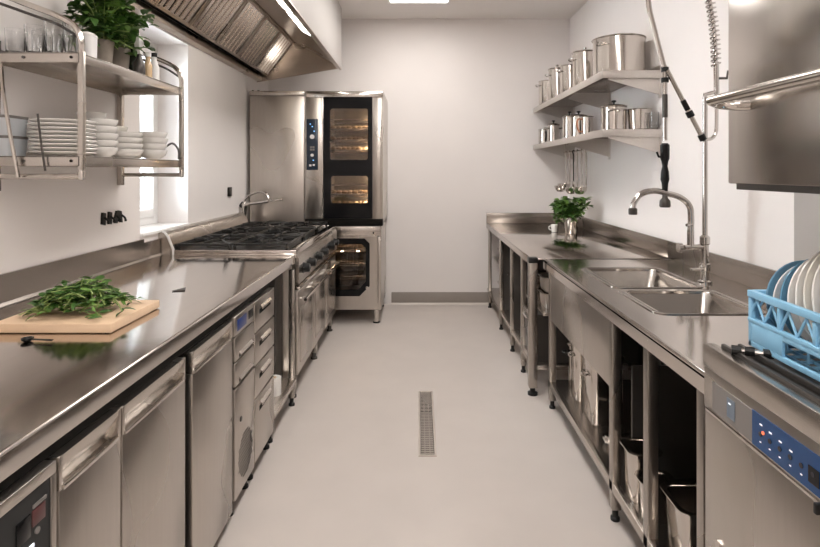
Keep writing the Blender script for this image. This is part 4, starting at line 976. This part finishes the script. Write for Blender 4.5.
pot((1.385, 5.00, zu), 0.085, 0.255, 'narrow open steel pot in the middle of the upper shelf', G, lid=False)
pot((1.375, 5.42, zu), 0.085, 0.300, 'slender lidded pot second along the upper shelf from the back wall', G)
pot((1.385, 5.80, zu), 0.110, 0.245, 'wide open pot by the back wall end of the upper shelf', G, lid=False)
G = 'pots on the lower wall shelf'; zl = 1.794
pot((1.425, 3.985, zl), 0.088, 0.170, 'lidded steel saucepan on the lower shelf below the largest stockpot', G, knob='black', rot=1.2)
pot((1.595, 3.945, zl), 0.074, 0.150, 'plain open steel pot by the wall on the lower shelf', G, lid=False, handle=None, flare=0.008)
pot((1.365, 4.42, zl), 0.046, 0.145, 'small steel milk jug with copper handle on the lower shelf', G, lid=False, handle='jug', hmat='copper', name='milk_jug', cat='jug', rot=-PI / 2)
pot((1.40, 4.78, zl), 0.075, 0.180, 'steel coffee pot with black handle on the lower shelf', G, handle='jug', hmat='black', knob='black', name='coffee_pot', cat='pot')
pot((1.42, 5.14, zl), 0.065, 0.215, 'tall steel coffee pot with black knob on the lower shelf', G, handle='jug', hmat='black', knob='black', name='coffee_pot', cat='pot')
pot((1.37, 5.55, zl), 0.060, 0.170, 'small lidded pot beside the tall coffee pot on the lower shelf', G, knob='black')
pot((1.355, 5.90, zl), 0.060, 0.155, 'small open saucepan at the back wall end of the lower shelf', G, lid=False, handle='jug', hmat='black')
o = B().lathe(tumbler(0.030, 0.12, 1.1), n=24).obj('glass_tumbler', 'glass'); o.location = (1.655, 3.838, zl)
tag(o, 'clear glass at the wall end of the lower pot shelf', 'glass')

# hanging utensils
t = thing('utensil_rail', 'thin steel rail for ladles under the lower wall shelf', 'rail', (1.60, 5.4, 1.66))
B().tube([(1.57, 4.95, 1.700), (1.57, 5.90, 1.700)], 0.005, 8).obj('bar', 'steelh', t)
for y in (5.0, 5.85): B().tube([(1.57, y, 1.70), (1.57, y, 1.785)], 0.004, 6).obj('hanger', 'steelh', t)
def hang(y, L, kind, label):
    t = thing(kind, label, 'utensil', (1.57, y, 1.6975), 'utensils hanging under the lower shelf')
    b = B().tube([(0, 0.0, 0.0125), (-0.012, 0, 0.006), (-0.013, 0, -0.006), (-0.006, 0, -0.03), (-0.004, 0, -L)], 0.0065, 7)
    b.obj('handle', 'black' if kind == 'spatula' else 'steelh', t, local=True)
    if kind == 'ladle':
        m = Matrix.Translation((-0.064, 0, -L - 0.035)) @ Matrix.Scale(1.55, 4)
        B().lathe([(0, -0.035), (0.022, -0.030), (0.038, -0.012), (0.043, 0.010), (0.040, 0.010), (0.034, -0.012), (0.02, -0.026), (0, -0.031)], n=20, mtx=m).obj('bowl', 'bright', t, local=True)
        B().tube([(-0.004, 0, -L + 0.002), (-0.004, 0, -L - 0.02)], 0.005, 6).obj('neck', 'bright', t, local=True)
    elif kind == 'spatula':
        B().box(-0.008, -0.002, -0.035, 0.035, -L - 0.09, -L, 0.002).obj('blade', 'bright', t, local=True)
    else:
        m = Matrix.Translation((-0.006, 0, -L - 0.04)) @ Matrix.Rotation(PI / 2, 4, 'Y') @ Matrix.Scale(1.5, 4, (1, 0, 0))
        B().lathe([(0, -0.010), (0.018, -0.007), (0.030, 0.002), (0.028, 0.004), (0.016, -0.003), (0, -0.006)], n=18, mtx=m).obj('bowl', 'bright', t, local=True)
hang(5.80, 0.335, 'ladle', 'steel ladle hanging closest to the back wall')
hang(5.66, 0.31, 'ladle', 'steel ladle hanging second from the back wall')
hang(5.52, 0.30, 'spatula', 'black-handled spatula hanging among the ladles')
hang(5.38, 0.34, 'ladle', 'steel ladle hanging between spatula and spoon')
hang(5.24, 0.33, 'serving_spoon', 'long steel serving spoon hanging beside the ladles')
hang(5.10, 0.33, 'ladle', 'steel ladle hanging at the sink end of the rail')

plant((1.425, 5.10, TZ + 0.001), 0.068, 0.150, 'bright', 0.165, 0.17, 60, 9, 0.07, 'leafy basil in a shiny steel pot on the work table', 'basil_plant', seed=11)
t = thing('small_cup', 'small white cup beside the steel basil pot', 'cup', (1.30, 5.24, TZ + 0.001))
B().lathe([(0, 0), (0.026, 0), (0.034, 0.07), (0.031, 0.07), (0.023, 0.006), (0, 0.006)], n=20).obj('body', 'china', t, local=True)
B().tube([(-0.030, 0, 0.055), (-0.05, 0, 0.05), (-0.048, 0, 0.025), (-0.027, 0, 0.018)], 0.005, 7, smooth=3).obj('handle', 'china', t, local=True)

# ------------------------------------------------------------------ pass-through dishwasher
DX = 0.800; DY0, DY1, DZ = 0.72, 1.530, 1.030
t = thing('dishwasher', 'steel pass-through dishwasher with raised hood and blue control panel', 'dishwasher', (1.15, 1.12, 0))
B().box(DX + 0.03, 1.44, DY0, DY1, 0.13, 0.985, 0.004).obj('body', 'steel', t)
B().box(DX - 0.004, DX + 0.03, DY0, DY1, 0.955, 1.018, 0.004).obj('top_rim', 'steelh', t)
b = B(); b.box(DX + 0.03, 1.44, DY0, DY1, 0.985, 1.008, 0.003)
for x in (DX + 0.030, DX + 0.075): b.box(x, x + 0.012, DY0 + 0.02, DY1 - 0.03, 1.008, 1.026, 0.004)
b.box(1.40, 1.412, DY0 + 0.02, DY1 - 0.03, 1.008, 1.026, 0.004).obj('top_deck', 'inner', t)
b = B().tube([(0.835, 1.43, 1.030), (0.895, 1.40, 1.030)], 0.006, 8)
b = b.obj('hinge_rod', 'chrome', t)
for p in ((0.833, 1.431, 1.030), (0.860, 1.418, 1.030), (0.897, 1.399, 1.030)): B().tube([Vector(p) - Vector((0.010, -0.005, 0)), Vector(p) + Vector((0.010, -0.005, 0))], 0.012, 10).obj('stop', 'black', t)
p = B().box(DX, DX + 0.03, DY0, DY1, 0.842, 0.954, 0.002).obj('control_fascia', 'steel', t)
B().box(DX - 0.0025, DX, 1.306, 1.482, 0.850, 0.928).obj('grey_film', 'greyfilm', p)
B().box(DX - 0.0025, DX, 0.80, 1.305, 0.848, 0.930).obj('blue_film', 'blue', p)
for k in range(7):
    y = 1.275 - k * 0.034
    B().box(DX - 0.0035, DX - 0.0025, y - 0.005, y, 0.866, 0.8685).obj('marking', 'dot', p)
    if k < 4: B().box(DX - 0.0035, DX - 0.0025, y - 0.009, y, 0.907 - k * 0.003, 0.910 - k * 0.003).obj('marking', 'dot', p)
    B().tube([(DX - 0.0025, y - 0.003, 0.886), (DX - 0.0045, y - 0.003, 0.886)], 0.0055, 10).obj('button', 'navy', p)
B().box(DX - 0.0052, DX - 0.004, 1.391, 1.401, 0.902, 0.905).obj('marking', 'dot', p)
B().tube([(DX - 0.0025, 1.262, 0.893), (DX - 0.005, 1.262, 0.893)], 0.004, 12).obj('red_lamp', 'dotr', p)
B().box(DX - 0.004, DX - 0.0025, 1.085, 1.115, 0.866, 0.900).obj('display', 'enamel', p)
B().box(DX - 0.004, DX - 0.0025, 1.376, 1.410, 0.866, 0.916).obj('badge', plain('badge_film', (0.16, 0.20, 0.25), 0.3), p)
B().box(DX - 0.003, DX, 1.370, 1.374, 0.855, 0.925).obj('film_edge', 'dotb' if False else 'greyfilm', p)
d = B().box(DX + 0.002, DX + 0.03, DY0, DY1, 0.14, 0.832, 0.004).obj('front_panel', 'steel', t)
B().box(DX - 0.002, DX + 0.02, DY0, DY1 - 0.01, 0.833, 0.841, 0.001).obj('panel_seam', 'bright', d)
B().tube([(DX - 0.002, 1.46, 0.50), (DX + 0.004, 1.46, 0.50)], 0.012, 12).obj('lock', 'bright', d)
B().box(DX - 0.016, DX, 1.075, 1.085, 0.820, 0.842, 0.002).obj('catch', 'black', d)
for x in (0.86, 1.40):
    for y in (DY0 + 0.05, DY1 - 0.05): leg(t, x, y, 0, 0.13, 0.04)
# raised hood, its rear columns and the lifting bar
hx0, hx1, hz0, hz1 = 0.850, 1.46, 1.466, 2.30
hd = B()
hd.box(hx0, hx0 + 0.012, 0.74, 1.50, hz0, hz1, 0.004).box(hx1 - 0.012, hx1, 0.74, 1.50, hz0, hz1, 0.004).box(hx0 + 0.012, hx1 - 0.012, 0.74, 0.752, hz0, hz1).box(hx0 + 0.012, hx1 - 0.012, 1.488, 1.50, hz0, hz1).box(hx0 + 0.012, hx1 - 0.012, 0.752, 1.488, hz1 - 0.012, hz1)
hd = hd.obj('hood', 'hoodsheet', t)
B().box(hx0 + 0.010, hx1 - 0.012, 0.755, 1.478, hz0 - 0.016, hz0 + 0.002, 0.002).obj('bottom_lip', 'inner', hd)
for y in (0.80, 1.44): B().box(hx1, hx1 + 0.05, y - 0.03, y + 0.03, 0.13, 2.25, 0.003).obj('rear_column', 'steel', t)
B().tube([(0.858, 1.40, 1.668), (0.835, 1.435, 1.672), (0.795, 1.447, 1.678), (0.772, 1.425, 1.682), (0.768, 1.38, 1.684), (0.768, 0.86, 1.684), (0.772, 0.80, 1.682), (0.80, 0.78, 1.675), (0.858, 0.80, 1.668)], 0.0130, 12, smooth=5).obj('lifting_bar', 'bright', hd)

# dish rack
RX0, RX1, RY_0, RY_1, RZ0, RH = 0.897, 1.387, 0.990, 1.485, 1.027, 0.150
t = thing('dish_rack', 'light blue plastic dishwasher basket standing on the machine top', 'rack', ((RX0 + RX1) / 2, (RY_0 + RY_1) / 2, RZ0))
b = B()
def side(b, a0, a1, fix, ax):
    def bx(u0, u1, z0, z1, th=0.010, o=0.0):
        if ax == 'x': b.box(fix + o, fix + o + th, u0, u1, RZ0 + z0, RZ0 + z1, 0.0015)
        else: b.box(u0, u1, fix + o, fix + o + th, RZ0 + z0, RZ0 + z1, 0.0015)
    n = 4; w_ = (a1 - a0) / n
    bx(a0, a1, 0.132, RH, 0.016, -0.003); bx(a0, a1, 0.066, 0.076, 0.014, -0.002); bx(a0, a1, 0.0, 0.014)
    bx(a0, a0 + 0.014, 0, 0.13, 0.012); bx(a1 - 0.014, a1, 0, 0.13, 0.012)
    for i in range(1, n): bx(a0 + i * w_ - 0.006, a0 + i * w_ + 0.006, 0.066, 0.13)
    # lower half: solid with a hand hole in the middle cells
    m0, m1 = a0 + 0.28 * (a1 - a0), a0 + 0.72 * (a1 - a0)
    bx(a0 + 0.014, m0, 0.014, 0.066, 0.008); bx(m1, a1 - 0.014, 0.014, 0.066, 0.008); bx(m0, m1, 0.052, 0.066, 0.008)
    for i in range(n):
        for q in range(4):
            u = a0 + i * w_ + (q + 0.5) * w_ / 4; s_ = 1 if (q % 2 == 0) else -1
            p0 = (fix + 0.005, u - s_ * 0.016, RZ0 + 0.075) if ax == 'x' else (u - s_ * 0.016, fix + 0.005, RZ0 + 0.075)
            p1 = (fix + 0.005, u + s_ * 0.016, RZ0 + 0.130) if ax == 'x' else (u + s_ * 0.016, fix + 0.005, RZ0 + 0.130)
            b.tube([p0, p1], 0.0035, 5)
for fix in (RX0, RX1 - 0.010): 
    b = B(); side(b, RY_0, RY_1, fix, 'x'); b.obj('long_side', 'rack', t, angle=30)
for fix in (RY_0, RY_1 - 0.010):
    b = B(); side(b, RX0 + 0.012, RX1 - 0.012, fix, 'y'); b.obj('short_side', 'rack', t, angle=30)
b = B()
for k in range(12):
    x = RX0 + 0.03 + k * 0.039; b.box(x, x + 0.006, RY_0 + 0.012, RY_1 - 0.012, RZ0, RZ0 + 0.008)
    y = RY_0 + 0.03 + k * 0.039; b.box(RX0 + 0.012, RX1 - 0.012, y, y + 0.006, RZ0 + 0.001, RZ0 + 0.007)
for k in range(11):
    for j in range(5):
        x = RX0 + 0.042 + k * 0.039; y = RY_0 + 0.09 + j * 0.078
        b.tube([(x, y, RZ0 + 0.007), (x, y, RZ0 + 0.065)], [0.004, 0.002], 5)
b.obj('bottom_grid', 'rack', t)
# plates standing in the rack
pl = [(1.025, 1.452, 0.111, 'bluechina', 'slate blue plate standing first at the sink end of the rack'),
      (1.024, 1.424, 0.110, 'china', 'white plate between the two blue plates in the rack'),
      (1.034, 1.396, 0.120, 'bluechina', 'slate blue plate standing third from the sink end of the rack'),
      (1.042, 1.368, 0.128, 'china', 'white plate just before the second blue plate in the rack'),
      (1.054, 1.340, 0.140, 'china', 'large white plate standing fifth from the sink end of the rack'),
      (1.063, 1.312, 0.149, 'creamchina', 'large cream plate standing sixth from the sink end of the rack'),
      (1.066, 1.284, 0.152, 'china', 'large white plate standing before the cream plate in the rack'),
      (1.066, 1.256, 0.152, 'china', 'large white plate standing eighth from the sink end of the rack')]
for x, y, r, mt, lab in pl:
    o = plate('dinner_plate', r, mt)
    o.rotation_euler = (PI / 2 - math.radians(9), 0, 0)
    o.location = (x, y, RZ0 + 0.012 + r)
    tag(o, lab, 'plate', 'plates in the blue rack')

# ------------------------------------------------------------------ daylight, camera, colour
W = bpy.data.worlds.new('World'); S.world = W; W.use_nodes = True
bgn = W.node_tree.nodes['Background']
bgn.inputs[0].default_value = (0.93, 0.97, 1.0, 1); bgn.inputs[1].default_value = 20.0
cam = bpy.data.cameras.new('Camera'); co_ = bpy.data.objects.new('Camera', cam); COL.objects.link(co_)
co_.location = (0, 0, 1.5); co_.rotation_euler = (PI / 2, 0, 0)
cam.sensor_width = 36; cam.lens = 545 / 820 * 36
cam.shift_x = -9 / 820; cam.shift_y = -102.5 / 820
cam.clip_start = 0.05
S.camera = co_
S.view_settings.view_transform = 'Standard'; S.view_settings.look = 'None'
S.view_settings.exposure = 0.8; S.view_settings.gamma = 1.0; S.view_settings.use_curve_mapping = False
S.cycles.use_denoising = True
S.cycles.max_bounces = 10; S.cycles.diffuse_bounces = 5; S.cycles.glossy_bounces = 5; S.cycles.transparent_max_bounces = 12
S.cycles.sample_clamp_indirect = 4.0
S.cycles.denoising_prefilter = 'ACCURATE'
